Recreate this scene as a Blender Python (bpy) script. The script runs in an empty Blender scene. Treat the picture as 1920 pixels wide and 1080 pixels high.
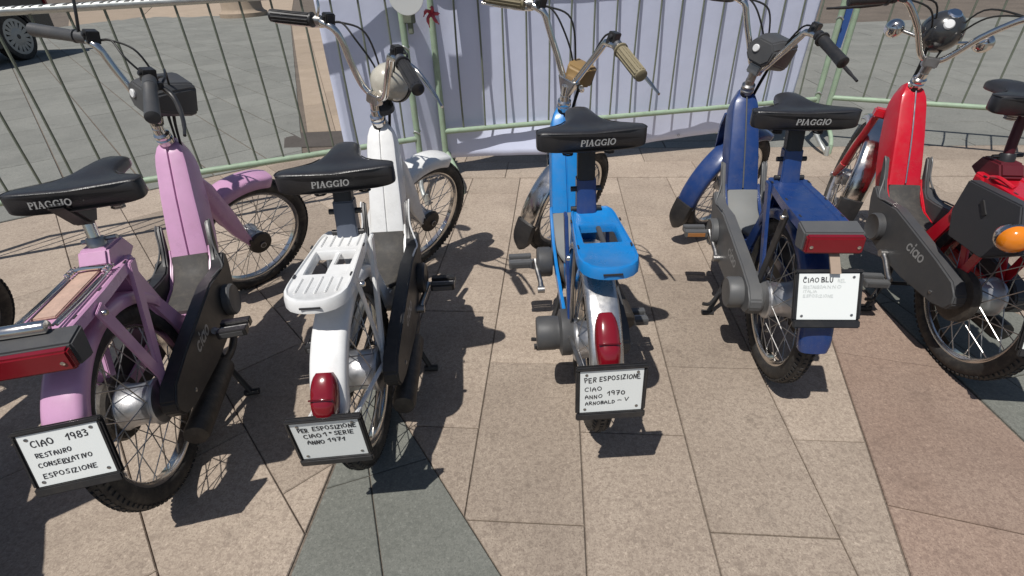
import bpy, bmesh, math, random
from mathutils import Vector, Matrix
random.seed(7)
R_ = math.radians
sc = bpy.context.scene
COL = sc.collection

# ------------------------------------------------------------------ camera, sky, sun
PITCH, ROLL, CAM_H, F_PX = R_(33.21), R_(-2.228), 1.211, 956.78
fw = Vector((0, math.cos(PITCH), -math.sin(PITCH)))
r0 = Vector((1, 0, 0)); u0 = r0.cross(fw)
cr = r0*math.cos(ROLL) + u0*math.sin(ROLL); cu = -r0*math.sin(ROLL) + u0*math.cos(ROLL)
cam = bpy.data.objects.new('camera', bpy.data.cameras.new('camera'))
cm = Matrix((cr, cu, -fw)).transposed().to_4x4(); cm.translation = (0, 0, CAM_H)
cam.matrix_world = cm
cam.data.sensor_width = 36; cam.data.lens = 36*F_PX/1920; cam.data.clip_end = 500; cam.data.clip_start = .02
COL.objects.link(cam); sc.camera = cam

SUN = Vector((-.31, -.39, 1)).normalized()           # towards the sun
w = bpy.data.worlds.new('World'); sc.world = w; w.use_nodes = True
nt = w.node_tree; bg = nt.nodes['Background']
sky = nt.nodes.new('ShaderNodeTexSky'); sky.sky_type = 'NISHITA'; sky.sun_disc = False
sky.sun_elevation = math.asin(SUN.z); sky.sun_rotation = math.atan2(SUN.x, SUN.y)
nt.links.new(sky.outputs[0], bg.inputs[0]); bg.inputs[1].default_value = .06
sl = bpy.data.lights.new('sun', 'SUN'); sl.energy = 4.2; sl.angle = R_(.5); sl.color = (1, .965, .91)
so = bpy.data.objects.new('sun', sl); so.rotation_euler = SUN.to_track_quat('Z', 'Y').to_euler(); so.location = (-3, -4, 10)
COL.objects.link(so)
sc.view_settings.view_transform = 'Standard'; sc.view_settings.look = 'None'
sc.view_settings.exposure = 0; sc.view_settings.gamma = 1; sc.view_settings.use_curve_mapping = False

# ------------------------------------------------------------------ materials
def mat(name, col, rough=.5, metal=0, coat=0, bump=0, bscale=200, var=0, vscale=6, spec=.5, rvar=.12, trans=0, sheen=0, dust=0):
    m = bpy.data.materials.new(name); m.use_nodes = True; t = m.node_tree; N = t.nodes; L = t.links
    b = N['Principled BSDF']; b.inputs['Metallic'].default_value = metal
    b.inputs['Coat Weight'].default_value = coat; b.inputs['Coat Roughness'].default_value = .08
    b.inputs['Specular IOR Level'].default_value = spec; b.inputs['Transmission Weight'].default_value = trans
    tc = N.new('ShaderNodeTexCoord')
    n1 = N.new('ShaderNodeTexNoise'); n1.inputs['Scale'].default_value = vscale; n1.inputs['Detail'].default_value = 6; n1.inputs['Roughness'].default_value = .65
    L.new(tc.outputs['Object'], n1.inputs['Vector'])
    mr = N.new('ShaderNodeMapRange'); mr.inputs[1].default_value = .3; mr.inputs[2].default_value = .7
    mr.inputs[3].default_value = max(.02, rough-rvar); mr.inputs[4].default_value = min(1, rough+rvar)
    L.new(n1.outputs[0], mr.inputs[0]); L.new(mr.outputs[0], b.inputs['Roughness'])
    c = (*col, 1)
    if var or dust:
        mx = N.new('ShaderNodeMix'); mx.data_type = 'RGBA'
        mx.inputs[6].default_value = tuple(x*(1-var) for x in col)+(1,); mx.inputs[7].default_value = tuple(min(1, x*(1+var)) for x in col)+(1,)
        L.new(n1.outputs[0], mx.inputs[0]); out = mx.outputs[2]
        if dust:
            n2 = N.new('ShaderNodeTexNoise'); n2.inputs['Scale'].default_value = 23; n2.inputs['Detail'].default_value = 8; n2.inputs['Roughness'].default_value = .75
            L.new(tc.outputs['Object'], n2.inputs['Vector'])
            r2 = N.new('ShaderNodeMapRange'); r2.inputs[1].default_value = .45; r2.inputs[2].default_value = .75; r2.inputs[4].default_value = dust
            L.new(n2.outputs[0], r2.inputs[0])
            m2 = N.new('ShaderNodeMix'); m2.data_type = 'RGBA'; m2.inputs[7].default_value = (.22, .19, .15, 1)
            L.new(r2.outputs[0], m2.inputs[0]); L.new(out, m2.inputs[6]); out = m2.outputs[2]
        L.new(out, b.inputs['Base Color'])
    else:
        b.inputs['Base Color'].default_value = c
    if bump:
        n3 = N.new('ShaderNodeTexNoise'); n3.inputs['Scale'].default_value = bscale; n3.inputs['Detail'].default_value = 3
        L.new(tc.outputs['Object'], n3.inputs['Vector'])
        bp = N.new('ShaderNodeBump'); bp.inputs['Strength'].default_value = bump; bp.inputs['Distance'].default_value = .002
        L.new(n3.outputs[0], bp.inputs['Height']); L.new(bp.outputs[0], b.inputs['Normal'])
    return m

def paint(name, col):
    m = mat(name, col, .32, coat=.3, var=.09, vscale=7, bump=.04, bscale=60, rvar=.12, dust=.16)
    t = m.node_tree; N = t.nodes; L = t.links; b = N['Principled BSDF']; src = b.inputs['Base Color'].links[0].from_socket
    tc = N.new('ShaderNodeTexCoord'); n = N.new('ShaderNodeTexNoise'); n.inputs['Scale'].default_value = 75; n.inputs['Detail'].default_value = 5; n.inputs['Roughness'].default_value = .7
    L.new(tc.outputs['Object'], n.inputs['Vector']); r = N.new('ShaderNodeMapRange'); r.inputs[1].default_value = .70; r.inputs[2].default_value = .73; r.inputs[4].default_value = .75
    L.new(n.outputs[0], r.inputs[0]); mx = N.new('ShaderNodeMix'); mx.data_type = 'RGBA'; mx.inputs[7].default_value = (.09, .075, .065, 1)
    L.new(r.outputs[0], mx.inputs[0]); L.new(src, mx.inputs[6]); L.new(mx.outputs[2], b.inputs['Base Color'])
    return m
PINK = paint('pink_paint', (.58, .32, .50)); WHITE = paint('white_paint', (.78, .78, .77)); BLUE = paint('bright_blue_paint', (.008, .20, .55))
NAVY = paint('navy_paint', (.012, .042, .165)); RED = paint('red_paint', (.55, .006, .022)); SILV = paint('silver_paint', (.4, .4, .42))
CHROME = mat('chrome', (.76, .73, .69), .17, 1, var=.1, vscale=30, rvar=.08, dust=.12)
STEEL = mat('dull_steel', (.42, .41, .40), .38, 1, var=.2, vscale=40, bump=.1, dust=.3)
ALU = mat('cast_aluminium', (.55, .55, .56), .42, .9, var=.15, vscale=30, bump=.12, bscale=300, dust=.25)
RUBBER = mat('tyre_rubber', (.022, .021, .021), .72, bump=.15, var=.3, vscale=20, dust=.35)
PLAST = mat('black_plastic', (.022, .022, .024), .42, bump=.12, bscale=500, var=.15, dust=.12)
GREYPL = mat('dark_grey_plastic', (.062, .063, .066), .48, bump=.15, bscale=500, var=.12, dust=.12)
MIDGREY = mat('grey_plastic', (.095, .097, .10), .45, bump=.1, bscale=400, var=.1, dust=.12)
VINYL = mat('saddle_vinyl', (.023, .023, .026), .34, bump=.25, bscale=420, var=.15, rvar=.1, dust=.06)
MATB = mat('black_mat', (.05, .047, .044), .7, bump=.3, bscale=300, var=.25, vscale=14, dust=.3)
MATG = mat('grey_mat', (.20, .205, .20), .68, bump=.3, bscale=300, var=.15, vscale=14, dust=.2)
ENGINE = mat('oily_engine', (.06, .052, .045), .55, .35, var=.4, vscale=25, bump=.3, dust=.4)
LENS = mat('red_lens', (.19, .005, .012), .18, coat=.6, var=.15, vscale=15, spec=.6, rvar=.05)
AMBER = mat('amber_lens', (.75, .22, .012), .16, coat=.7, var=.15, vscale=12, rvar=.05)
AMBERD = mat('dusty_amber', (.36, .15, .045), .35, var=.2, dust=.3)
SATIN = mat('satin_chrome', (.70, .69, .68), .3, .9, var=.12, vscale=20, dust=.2)
OLIVE = mat('aged_grip', (.23, .195, .12), .6, bump=.3, var=.2, dust=.25)
TAN = mat('tan_lamp_plastic', (.27, .175, .075), .4, var=.12, bump=.1)
CREAM = mat('cream_lamp', (.50, .47, .40), .3, coat=.4, var=.06)
CARD = mat('faded_wood', (.50, .34, .27), .8, var=.4, vscale=38, bump=.4, dust=.45)
DIAL = mat('dial_white', (.72, .72, .72), .3, var=.05)
PLATE = mat('white_plate', (.81, .84, .825), .4, var=.03, rvar=.05)
INK = mat('marker_ink', (.03, .03, .034), .6)
FAINT = mat('faded_ink', (.62, .65, .64), .6)
SILVERINK = mat('silver_print', (.40, .40, .39), .5, .2)
MIRROR = mat('mirror_glass', (.8, .82, .85), .03, 1, rvar=.01)
CABLE = mat('cable_sheath', (.012, .012, .012), .5)
GALV = mat('pale_green_paint', (.30, .40, .285), .5, var=.25, vscale=18, bump=.2, bscale=120, dust=.35)
GALVD = mat('weathered_shaded_tube', (.155, .18, .14), .6, .2, var=.4, vscale=20, bump=.2, dust=.4)  # weathered tone, darkened further for the bars' shaded side
ZINC = mat('zinc_foot', (.5, .52, .5), .45, .7, var=.2, vscale=25)
BANNER = mat('white_sheet', (.66, .705, .885), .75, var=.07, vscale=2.2, bump=.9, bscale=9)
TAPE = mat('red_tape', (.45, .06, .09), .5); BLUETAPE = mat('blue_strap', (.03, .09, .30), .6, var=.15)
CARP = mat('dark_car_paint', (.012, .013, .02), .25, coat=.6, var=.05)
GLASS = mat('car_glass', (.01, .012, .014), .06, spec=.7, rvar=.02)
WHEELG = mat('wheel_trim', (.36, .36, .35), .45, .3, var=.1)
RSTRIP = mat('dark_strip', (.03, .02, .025), .5)

def stone(name, base, alt, dark, jit=.12):
    m = bpy.data.materials.new(name); m.use_nodes = True; t = m.node_tree; N = t.nodes; L = t.links; b = N['Principled BSDF']
    g = N.new('ShaderNodeNewGeometry'); oi = N.new('ShaderNodeObjectInfo')
    def noise(s, d=5, r=.6, ds=0):
        n = N.new('ShaderNodeTexNoise'); n.inputs['Scale'].default_value = s; n.inputs['Detail'].default_value = d; n.inputs['Roughness'].default_value = r; n.inputs['Distortion'].default_value = ds
        L.new(g.outputs['Position'], n.inputs['Vector']); return n.outputs[0]
    def mix(f, a, b_):
        x = N.new('ShaderNodeMix'); x.data_type = 'RGBA'
        L.new(f, x.inputs[0])
        for i, c in ((6, a), (7, b_)):
            if isinstance(c, tuple): x.inputs[i].default_value = (*c, 1)
            else: L.new(c, x.inputs[i])
        return x.outputs[2]
    def rng(v, a, b_, c, d):
        x = N.new('ShaderNodeMapRange'); x.inputs[1].default_value = a; x.inputs[2].default_value = b_; x.inputs[3].default_value = c; x.inputs[4].default_value = d; L.new(v, x.inputs[0]); return x.outputs[0]
    c = mix(rng(noise(3.2, 4), .35, .65, 0, 1), base, alt)
    c = mix(rng(noise(190, 4, .85), .50, .62, 0, .9), c, dark)
    c = mix(rng(noise(120, 3, .8, .6), .54, .68, 0, .6), c, tuple(min(1, x*1.45) for x in base))
    c = mix(rng(noise(38, 4, .75, .8), .55, .75, 0, .35), c, tuple(x*.8 for x in dark))
    c = mix(rng(noise(72, 2, .6, .5), .50, .60, 0, .42), c, dark)
    c = mix(rng(noise(9, 6, .7), .55, .8, 0, .5), c, tuple(x*.62 for x in dark))
    c = mix(rng(noise(1.7, 8, .72, .4), .46, .72, 0, .42), c, tuple(x*.78 for x in dark))
    vo = N.new('ShaderNodeTexVoronoi'); vo.inputs['Scale'].default_value = 5.5; L.new(g.outputs['Position'], vo.inputs['Vector'])
    c = mix(rng(vo.outputs['Distance'], .018, .045, .4, 0), c, tuple(x*.45 for x in dark))
    hs = N.new('ShaderNodeHueSaturation'); hs.inputs['Saturation'].default_value = 1
    L.new(rng(oi.outputs['Random'], 0, 1, 1-jit, 1+jit), hs.inputs['Value']); L.new(c, hs.inputs['Color'])
    L.new(hs.outputs[0], b.inputs['Base Color']); b.inputs['Roughness'].default_value = .8; b.inputs['Specular IOR Level'].default_value = .3
    bp = N.new('ShaderNodeBump'); bp.inputs['Strength'].default_value = .35; bp.inputs['Distance'].default_value = .002
    L.new(noise(230, 4, .8), bp.inputs['Height']); L.new(bp.outputs[0], b.inputs['Normal'])
    return m
BEIGE = stone('beige_granite', (.405, .335, .268), (.355, .29, .23), (.215, .168, .135), .15)
ROSE = stone('rosy_granite', (.315, .235, .185), (.28, .20, .155), (.18, .125, .10))
GREY = stone('grey_stone', (.20, .203, .18), (.172, .176, .155), (.125, .13, .115), .08)
GREYF = stone('pale_grey_stone', (.245, .243, .22), (.215, .215, .195), (.155, .158, .145), .07)
DARKST = stone('dark_stone', (.10, .085, .075), (.085, .075, .065), (.06, .052, .048))
SAND = stone('sandstone', (.40, .32, .245), (.365, .29, .215), (.29, .225, .17))
JOINT = stone('joint_mortar', (.19, .155, .125), (.15, .125, .10), (.085, .07, .058), 0)

# ------------------------------------------------------------------ mesh helpers
class G:
    def __init__(s): s.v = []; s.f = []
    def add(s, V, F):
        o = len(s.v); s.v += [tuple(p) for p in V]; s.f += [tuple(i+o for i in f) for f in F]; return s
    def xf(s, fn): s.v = [tuple(fn(p)) for p in s.v]; return s
    def build(s, name, m, parent=None, bevel=0, seg=2, angle=38, flat=False, kind=None):
        me = bpy.data.meshes.new(name); me.from_pydata(s.v, [], s.f)
        bm = bmesh.new(); bm.from_mesh(me); bmesh.ops.recalc_face_normals(bm, faces=bm.faces)
        if bevel:
            ed = [e for e in bm.edges if len(e.link_faces) == 2 and e.calc_face_angle() > R_(30)]
            bmesh.ops.bevel(bm, geom=ed, offset=bevel, segments=seg, affect='EDGES', clamp_overlap=True)
        bm.to_mesh(me); bm.free()
        if not flat: me.shade_smooth(); me.set_sharp_from_angle(angle=R_(angle))
        me.materials.append(m)
        o = bpy.data.objects.new(name, me); COL.objects.link(o)
        if parent: o.parent = parent
        if kind: o['kind'] = kind
        return o

def spline(P, n=6):
    P = [Vector(p) for p in P]; out = []
    for i in range(len(P)-1):
        a = P[max(i-1, 0)]; b = P[i]; c = P[i+1]; d = P[min(i+2, len(P)-1)]
        for k in range(n):
            t = k/n
            out.append(.5*((2*b)+(c-a)*t+(2*a-5*b+4*c-d)*t*t+(3*b-a-3*c+d)*t*t*t))
    return out+[P[-1]]

def tube(P, r, n=10, sm=0, closed=False, cap=True):
    P = spline(P, sm) if sm else [Vector(p) for p in P]
    m = len(P); rs = r if isinstance(r, (list, tuple)) else [r]*m
    if len(rs) != m: rs = [rs[min(len(rs)-1, int(i*(len(rs)-1)/(m-1)+.5))]+0 for i in range(m)]
    T = []
    for i in range(m):
        a = P[(i-1) % m] if closed else P[max(i-1, 0)]; b = P[(i+1) % m] if closed else P[min(i+1, m-1)]
        T.append((b-a).normalized())
    up = Vector((0, 0, 1)) if abs(T[0].z) < .9 else Vector((1, 0, 0))
    nrm = (up-T[0]*up.dot(T[0])).normalized(); V = []; F = []
    for i in range(m):
        nrm = (nrm-T[i]*nrm.dot(T[i])).normalized(); bi = T[i].cross(nrm)
        for k in range(n):
            a = 2*math.pi*k/n; V.append(P[i]+(nrm*math.cos(a)+bi*math.sin(a))*rs[i])
    for i in range(m if closed else m-1):
        j = (i+1) % m
        for k in range(n): F.append((i*n+k, i*n+(k+1) % n, j*n+(k+1) % n, j*n+k))
    if cap and not closed: F += [tuple(range(n-1, -1, -1)), tuple((m-1)*n+k for k in range(n))]
    return V, F

def lathe(prof, c, ax, n=24, closed=False, cap=True):
    """prof: (radius, height along axis)"""
    ax = Vector(ax).normalized(); c = Vector(c); t = Vector((0, 0, 1)) if abs(ax.z) < .9 else Vector((0, 1, 0))
    e1 = (t-ax*t.dot(ax)).normalized(); e2 = ax.cross(e1); V = []; F = []; m = len(prof)
    for r, h in prof:
        for k in range(n):
            a = 2*math.pi*k/n; V.append(c+ax*h+(e1*math.cos(a)+e2*math.sin(a))*r)
    for i in range(m if closed else m-1):
        j = (i+1) % m
        for k in range(n): F.append((i*n+k, i*n+(k+1) % n, j*n+(k+1) % n, j*n+k))
    if cap and not closed: F += [tuple(range(n)), tuple((m-1)*n+k for k in range(n))]
    return V, F

def box(c, s, rot=None):
    V = []
    for x in (-.5, .5):
        for y in (-.5, .5):
            for z in (-.5, .5):
                p = Vector((x*s[0], y*s[1], z*s[2]))
                if rot: p = rot @ p
                V.append(p+Vector(c))
    return V, [(0, 1, 3, 2), (4, 6, 7, 5), (0, 4, 5, 1), (2, 3, 7, 6), (0, 2, 6, 4), (1, 5, 7, 3)]

def prism(poly, v0, v1):
    """poly in (u,w) = (forward, up); extruded along x from v0 to v1"""
    n = len(poly); V = [(v0, u, w_) for u, w_ in poly]+[(v1, u, w_) for u, w_ in poly]
    return V, [tuple(range(n)), tuple(range(2*n-1, n-1, -1))]+[(i, (i+1) % n, (i+1) % n+n, i+n) for i in range(n)]

def loft(rings, cap=True, closed=True):
    n = len(rings[0]); V = [p for r in rings for p in r]; F = []
    for i in range(len(rings)-1):
        for k in range(n if closed else n-1):
            F.append((i*n+k, i*n+(k+1) % n, (i+1)*n+(k+1) % n, (i+1)*n+k))
    if cap: F += [tuple(range(n-1, -1, -1)), tuple((len(rings)-1)*n+k for k in range(n))]
    return V, F

def tag(o, label, cat, group=None, kind=None):
    if label: o['label'] = label
    if cat: o['category'] = cat
    if group: o['group'] = group
    if kind: o['kind'] = kind
    return o
def empty(name, loc=(0, 0, 0), rot=(0, 0, 0)):
    o = bpy.data.objects.new(name, None); o.location = loc; o.rotation_euler = rot; o.empty_display_size = .1; COL.objects.link(o); return o

# ------------------------------------------------------------------ stroke lettering
def arc(cx, cy, rx, ry, a0, a1, n=10): return [(cx+rx*math.cos(R_(a0+(a1-a0)*i/n)), cy+ry*math.sin(R_(a0+(a1-a0)*i/n))) for i in range(n+1)]
GL = {
 'A': [[(0, 0), (.05, .6), (.3, 1), (.55, .6), (.6, 0)], [(.05, .45), (.58, .45)]], 'B': [[(0, 0), (0, 1), (.4, .95), (.45, .7), (.05, .52), (.5, .4), (.5, .08), (0, 0)]],
 'C': [arc(.35, .5, .35, .5, 50, 310)], 'D': [[(0, 0), (0, 1), (.4, .85), (.55, .5), (.4, .12), (0, 0)]], 'E': [[(.5, 1), (0, 1), (0, 0), (.5, 0)], [(0, .52), (.4, .52)]],
 'I': [[(.1, 0), (.1, 1)]], 'L': [[(0, 1), (0, 0), (.5, 0)]], 'N': [[(0, 0), (.03, 1), (.5, 0), (.53, 1)]], 'O': [arc(.33, .5, .33, .48, 90, 450, 14)],
 'P': [[(.05, 0), (0, 1), (.4, .98), (.5, .75), (.4, .5), (.02, .45)]], 'R': [[(.03, 0), (0, 1), (.4, .98), (.48, .75), (.38, .52), (.02, .48)], [(.2, .48), (.52, 0)]],
 'S': [[(.5, .9), (.3, 1), (.06, .85), (.1, .6), (.42, .42), (.48, .16), (.25, 0), (0, .12)]], 'T': [[(0, 1), (.6, 1)], [(.3, 1), (.28, 0)]], 'U': [[(0, 1), (.02, .25), (.25, 0), (.48, .25), (.52, 1)]],
 'V': [[(0, 1), (.25, 0), (.55, 1)]], 'Z': [[(0, 1), (.5, 1), (0, 0), (.52, 0)]], '-': [[(0, .5), (1.4, .55)]], '~': [[(0, .45), (.2, .6), (.5, .45)]], ' ': [],
 '1': [[(-.1, .6), (.25, 1), (.2, 0)]], '9': [arc(.25, .7, .22, .28, 0, 360, 12)+[(.45, .4), (.4, 0)]], '8': [arc(.25, .74, .2, .25, -90, 270, 12)+arc(.25, .25, .25, .25, 90, -270, 12)],
 '3': [[(0, .95), (.3, 1), (.42, .78), (.15, .55), (.45, .38), (.35, .06), (0, .04)]], '7': [[(0, 1), (.5, 1), (.2, 0)], [(.12, .5), (.45, .5)]], '0': [arc(.27, .5, .27, .42, 90, 450, 14)], '°': [arc(.15, .85, .13, .13, 0, 360, 8)],
 'c': [arc(.3, .3, .28, .3, 45, 315)], 'i': [[(.1, 0), (.1, .58)], [(.1, .82), (.1, .95)]], 'a': [arc(.3, .3, .28, .3, 30, 330), [(.6, .6), (.6, 0)]], 'o': [arc(.3, .3, .28, .3, 90, 450, 14)],
}
def ribbon(pts, wd):
    P = [Vector((x, y)) for x, y in pts]; m = len(P); L = []
    for i in range(m):
        t = (P[min(i+1, m-1)]-P[max(i-1, 0)])
        t = t.normalized() if t.length > 1e-9 else Vector((1, 0)); L.append(Vector((-t.y, t.x))*wd/2)
    d0 = (P[0]-P[1]).normalized()*wd*.35; d1 = (P[-1]-P[-2]).normalized()*wd*.35
    P = [P[0]+d0]+P[1:-1]+[P[-1]+d1] if m > 2 else [P[0]+d0, P[1]+d1]
    V = []
    for p, l in zip(P, L): V += [p+l, p-l]
    return V, [(2*i, 2*i+1, 2*i+3, 2*i+2) for i in range(m-1)]
def cuts(p):
    out = [[p[0]]]
    for i in range(1, len(p)):
        out[-1].append(p[i])
        if i < len(p)-1:
            a = Vector(p[i])-Vector(p[i-1]); b = Vector(p[i+1])-Vector(p[i])
            if a.angle(b, 0) > 1.1: out.append([p[i]])
    return out
def lettering(g, text, place, h, wd, gap=.28, jit=0, wide=1.0, lift=.0006):
    """place(x, y, z): a point of the surface, x along the line, y up, z out of it"""
    x = 0; k = 0
    for ch in text:
        st = GL.get(ch, []); wmax = max([p[0] for s in st for p in s] or [.35])
        dy = random.uniform(-jit, jit); sk = random.uniform(-jit, jit)
        for s in [q for s_ in st for q in cuts(s_)]:
            V, F = ribbon([((x+p[0]*wide+p[1]*sk)*h, (p[1]+dy)*h) for p in s], wd)
            k += 1; g.add([place(p.x, p.y, lift+.00004*(k % 9)) for p in V], F)
        x += (wmax+gap)*wide
    return x*h
def textwidth(text, h, gap=.28, wide=1): return sum(max([p[0] for s in GL.get(c, []) for p in s] or [.35])+gap for c in text)*h*wide-gap*h*wide
SERIF = {  # heavy slab-serif capitals
 'P': [([(0.08, 0), (.08, 1)], .2), (arc(.3, .74, .24, .24, 90, -90), .15), ([(.0, 0), (.28, 0)], .08), ([(0, 1), (.3, 1)], .08), ([(.1, .5), (.3, .5)], .1)],
 'I': [([(.14, 0), (.14, 1)], .2), ([(0, 0), (.28, 0)], .08), ([(0, 1), (.28, 1)], .08)],
 'A': [([(.08, 0), (.38, 1)], .1), ([(.38, 1), (.64, 0)], .2), ([(0, 0), (.2, 0)], .08), ([(.5, 0), (.78, 0)], .08), ([(.2, .33), (.55, .33)], .09)],
 'G': [(arc(.4, .5, .34, .47, 45, 325), .17), ([(.68, .02), (.68, .42)], .15), ([(.5, .42), (.8, .42)], .09), ([(.68, .7), (.68, .96)], .08)],
 'O': [(arc(.4, .5, .34, .47, 90, 450, 16), .18)]}
SW = {'P': .6, 'I': .28, 'A': .78, 'G': .82, 'O': .8}
def serif_text(g, text, place, h, lift=.0008):
    tot = sum(SW[c]+.1 for c in text)-.1; x = -tot/2; k = 0
    for c in text:
        for pts, wd in SERIF[c]:
            V, F = ribbon([((x+p[0]+.12*p[1])*h, p[1]*h) for p in pts], wd*h); k += 1
            g.add([place(p.x, p.y, lift+.00004*(k % 9)) for p in V], F)
        x += SW[c]+.1

# ------------------------------------------------------------------ ground: slabs laid in fields
def clip(poly, hull):
    a = sum(hull[i][0]*hull[(i+1) % len(hull)][1]-hull[(i+1) % len(hull)][0]*hull[i][1] for i in range(len(hull)))
    H = hull if a > 0 else hull[::-1]; out = poly
    for i in range(len(H)):
        p, q = H[i], H[(i+1) % len(H)]; nx, ny = -(q[1]-p[1]), q[0]-p[0]; s = out; out = []
        for k in range(len(s)):
            A, B = s[k], s[(k+1) % len(s)]; da = (A[0]-p[0])*nx+(A[1]-p[1])*ny; db = (B[0]-p[0])*nx+(B[1]-p[1])*ny
            if da >= 0: out.append(A)
            if (da >= 0) != (db >= 0): t = da/(da-db); out.append((A[0]+(B[0]-A[0])*t, A[1]+(B[1]-A[1])*t))
        if not out: return []
    return out
def area(p): return .5*sum(p[i][0]*p[(i+1) % len(p)][1]-p[(i+1) % len(p)][0]*p[i][1] for i in range(len(p)))
def inset(p, d):
    n = len(p); out = []
    for i in range(n):
        a, b, c = Vector(p[i-1]), Vector(p[i]), Vector(p[(i+1) % n])
        e1 = (b-a).normalized(); e2 = (c-b).normalized(); n1 = Vector((-e1.y, e1.x)); n2 = Vector((-e2.y, e2.x))
        k = n1+n2; L = max(.35, k.dot(n1)); out.append(b+k*(d/L))
    return out
def slab_mesh(g, p, gap=.0015, z=0):
    q = [p[0]]
    for x in p[1:]:
        if (Vector(x)-Vector(q[-1])).length > .006: q.append(x)
    if (Vector(q[0])-Vector(q[-1])).length < .006: q.pop()
    if len(q) < 3 or abs(area(q)) < .0012: return False
    if area(q) < 0: q = q[::-1]
    a = inset(q, gap); b = inset(q, gap+.0022); n = len(q)
    tx, ty = random.uniform(-.002, .002), random.uniform(-.002, .002); cx, cy = sum(v[0] for v in q)/n, sum(v[1] for v in q)/n
    zz = lambda v: z+(v[0]-cx)*tx+(v[1]-cy)*ty
    V = [(v[0], v[1], -.04) for v in a]+[(v[0], v[1], zz(v)-.003) for v in a]+[(v[0], v[1], zz(v)) for v in b]
    F = [tuple(2*n+i for i in range(n))]
    for i in range(n): j = (i+1) % n; F += [(i, j, n+j, n+i), (n+i, n+j, 2*n+j, 2*n+i)]
    g.add(V, F); return True
def field(parent, hull, ang, org, wd, ln, m, bond=.5, jitter=0, gap=.0015, rest=None, seen=None):
    c, s = math.cos(R_(ang)), math.sin(R_(ang))                     # long axis of the slabs
    L = [((x-org[0])*c+(y-org[1])*s, -(x-org[0])*s+(y-org[1])*c) for x, y in hull]
    i0, i1 = int(math.floor(min(p[1] for p in L)/wd))-1, int(math.ceil(max(p[1] for p in L)/wd))+1
    for i in range(i0, i1):
        off = (i % 2)*bond*ln+(random.uniform(-jitter, jitter) if jitter else 0)
        j0, j1 = int(math.floor((min(p[0] for p in L)-off)/ln))-1, int(math.ceil((max(p[0] for p in L)-off)/ln))+1
        for j in range(j0, j1):
            q = [(j*ln+off, i*wd), ((j+1)*ln+off, i*wd), ((j+1)*ln+off, (i+1)*wd), (j*ln+off, (i+1)*wd)]
            q = clip([(org[0]+a*c-b*s, org[1]+a*s+b*c) for a, b in q], hull)
            if len(q) < 3: continue
            z = random.uniform(-.0008, .0008)
            cx, cy = sum(p[0] for p in q)/len(q), sum(p[1] for p in q)/len(q)
            if rest is not None and not seen(cx, cy): slab_mesh(rest, q, gap, z); continue
            g = G()
            if slab_mesh(g, q, gap, z): g.build('slab', m, parent, flat=True)

g = G(); g.add([(-60, -40, -.007), (60, -40, -.007), (60, 90, -.007), (-60, 90, -.007)], [(0, 1, 2, 3)])
ground = g.build('ground', JOINT, flat=True); ground['kind'] = 'structure'
pav = empty('pavement'); pav['kind'] = 'structure'
plz = empty('plaza'); plz['kind'] = 'structure'
infr = lambda x, y: y > .45 and abs(x) < 1.15*y+.8
def region(par, name, hull, ang, org, wd, ln, m, **k):
    r = G(); field(par, hull, ang, org, wd, ln, m, rest=r, seen=infr, **k)
    if r.v: r.build('outer_slabs', m, par, flat=True, kind='stuff')
A2 = 84.5
region(pav, 'a', [(.53, -.3), (-.5, 1.35), (-.75, 3.22), (1.67, 2.99), (.585, -.3)], A2, (.16, .745), .308, .605, BEIGE)
region(pav, 'd', [(.588, -.3), (1.47, 2.38), (1.42, -.3)], 71.8, (.94, .77), .62, .62, ROSE, bond=0)
region(pav, 'w', [(-.5, 1.35), (-.62, -.3), (.53, -.3)], -72, (-.42, .92), .31, 3.0, GREY, bond=0)
region(pav, 'e', [(1.475, 2.38), (1.425, -.3), (2.9, -.3)], -80, (1.6, 1.2), .6, .9, GREY)
region(pav, 'l', [(-4.2, -.3), (-.625, -.3), (-.505, 1.35), (-.755, 3.22), (-.86, 4.0), (-1.5, 3.74), (-4.2, 1.9)], -50, (-.567-.08, .591+.28), .305, .605, BEIGE)
region(pav, 'r', [(1.675, 2.99), (1.475, 2.385), (2.905, -.3), (4.8, -.3), (4.8, 2.69)], -5.5, (2.81, 2.94), .3, .6, BEIGE)
region(pav, 'b', [(-.75, 3.23), (4.8, 2.70), (4.8, 3.27), (-.75, 3.80)], -5.45, (.6, 3.10), .288, .62, BEIGE)
# grey plaza beyond the barriers
region(plz, 'g', [(-1.08, 3.835), (9.5, 2.83), (12.5, 10), (-2.65, 10)], -5.5, (3, 3.6), .42, .7, GREYF, bond=.37, gap=.0045)
region(plz, 'h', [(-4.2, 1.92), (-1.52, 3.76), (-5.85, 16.1), (-10.6, 17.5), (-14, 8)], -49, (-3.32, 3.72), .39, .62, GREYF, jitter=.15, gap=.0045)
region(plz, 's', [(-1.69, 4.40), (-5.17, 14.2), (-3.75, 14.2), (-1.27, 4.40)], 109, (-1.45, 4.4), .62, 1.1, SAND)
region(plz, 'k', [(-1.74, 3.97), (-1.88, 4.38), (-1.30, 4.40), (-1.0, 3.97)], 5, (-1.8, 3.97), .45, 1.0, DARKST, bond=0)
for q in ([(-10.1, 13.4), (-10.37, 16.7), (-13.6, 23.2), (-16.8, 23)], [(-10.37, 16.72), (-5.85, 16.2), (-8.4, 24), (-13.6, 23.25)]):
    gg = G(); slab_mesh(gg, q, z=.005); gg.build('sandstone_apron', SAND, plz, flat=True)
gg = G(); slab_mesh(gg, [(-3.7, 14.2), (-1.3, 10.1), (13, 10.1), (20, 34), (-4, 34)], z=-.002); gg.build('far_paving', GREYF, plz, flat=True)

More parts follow.
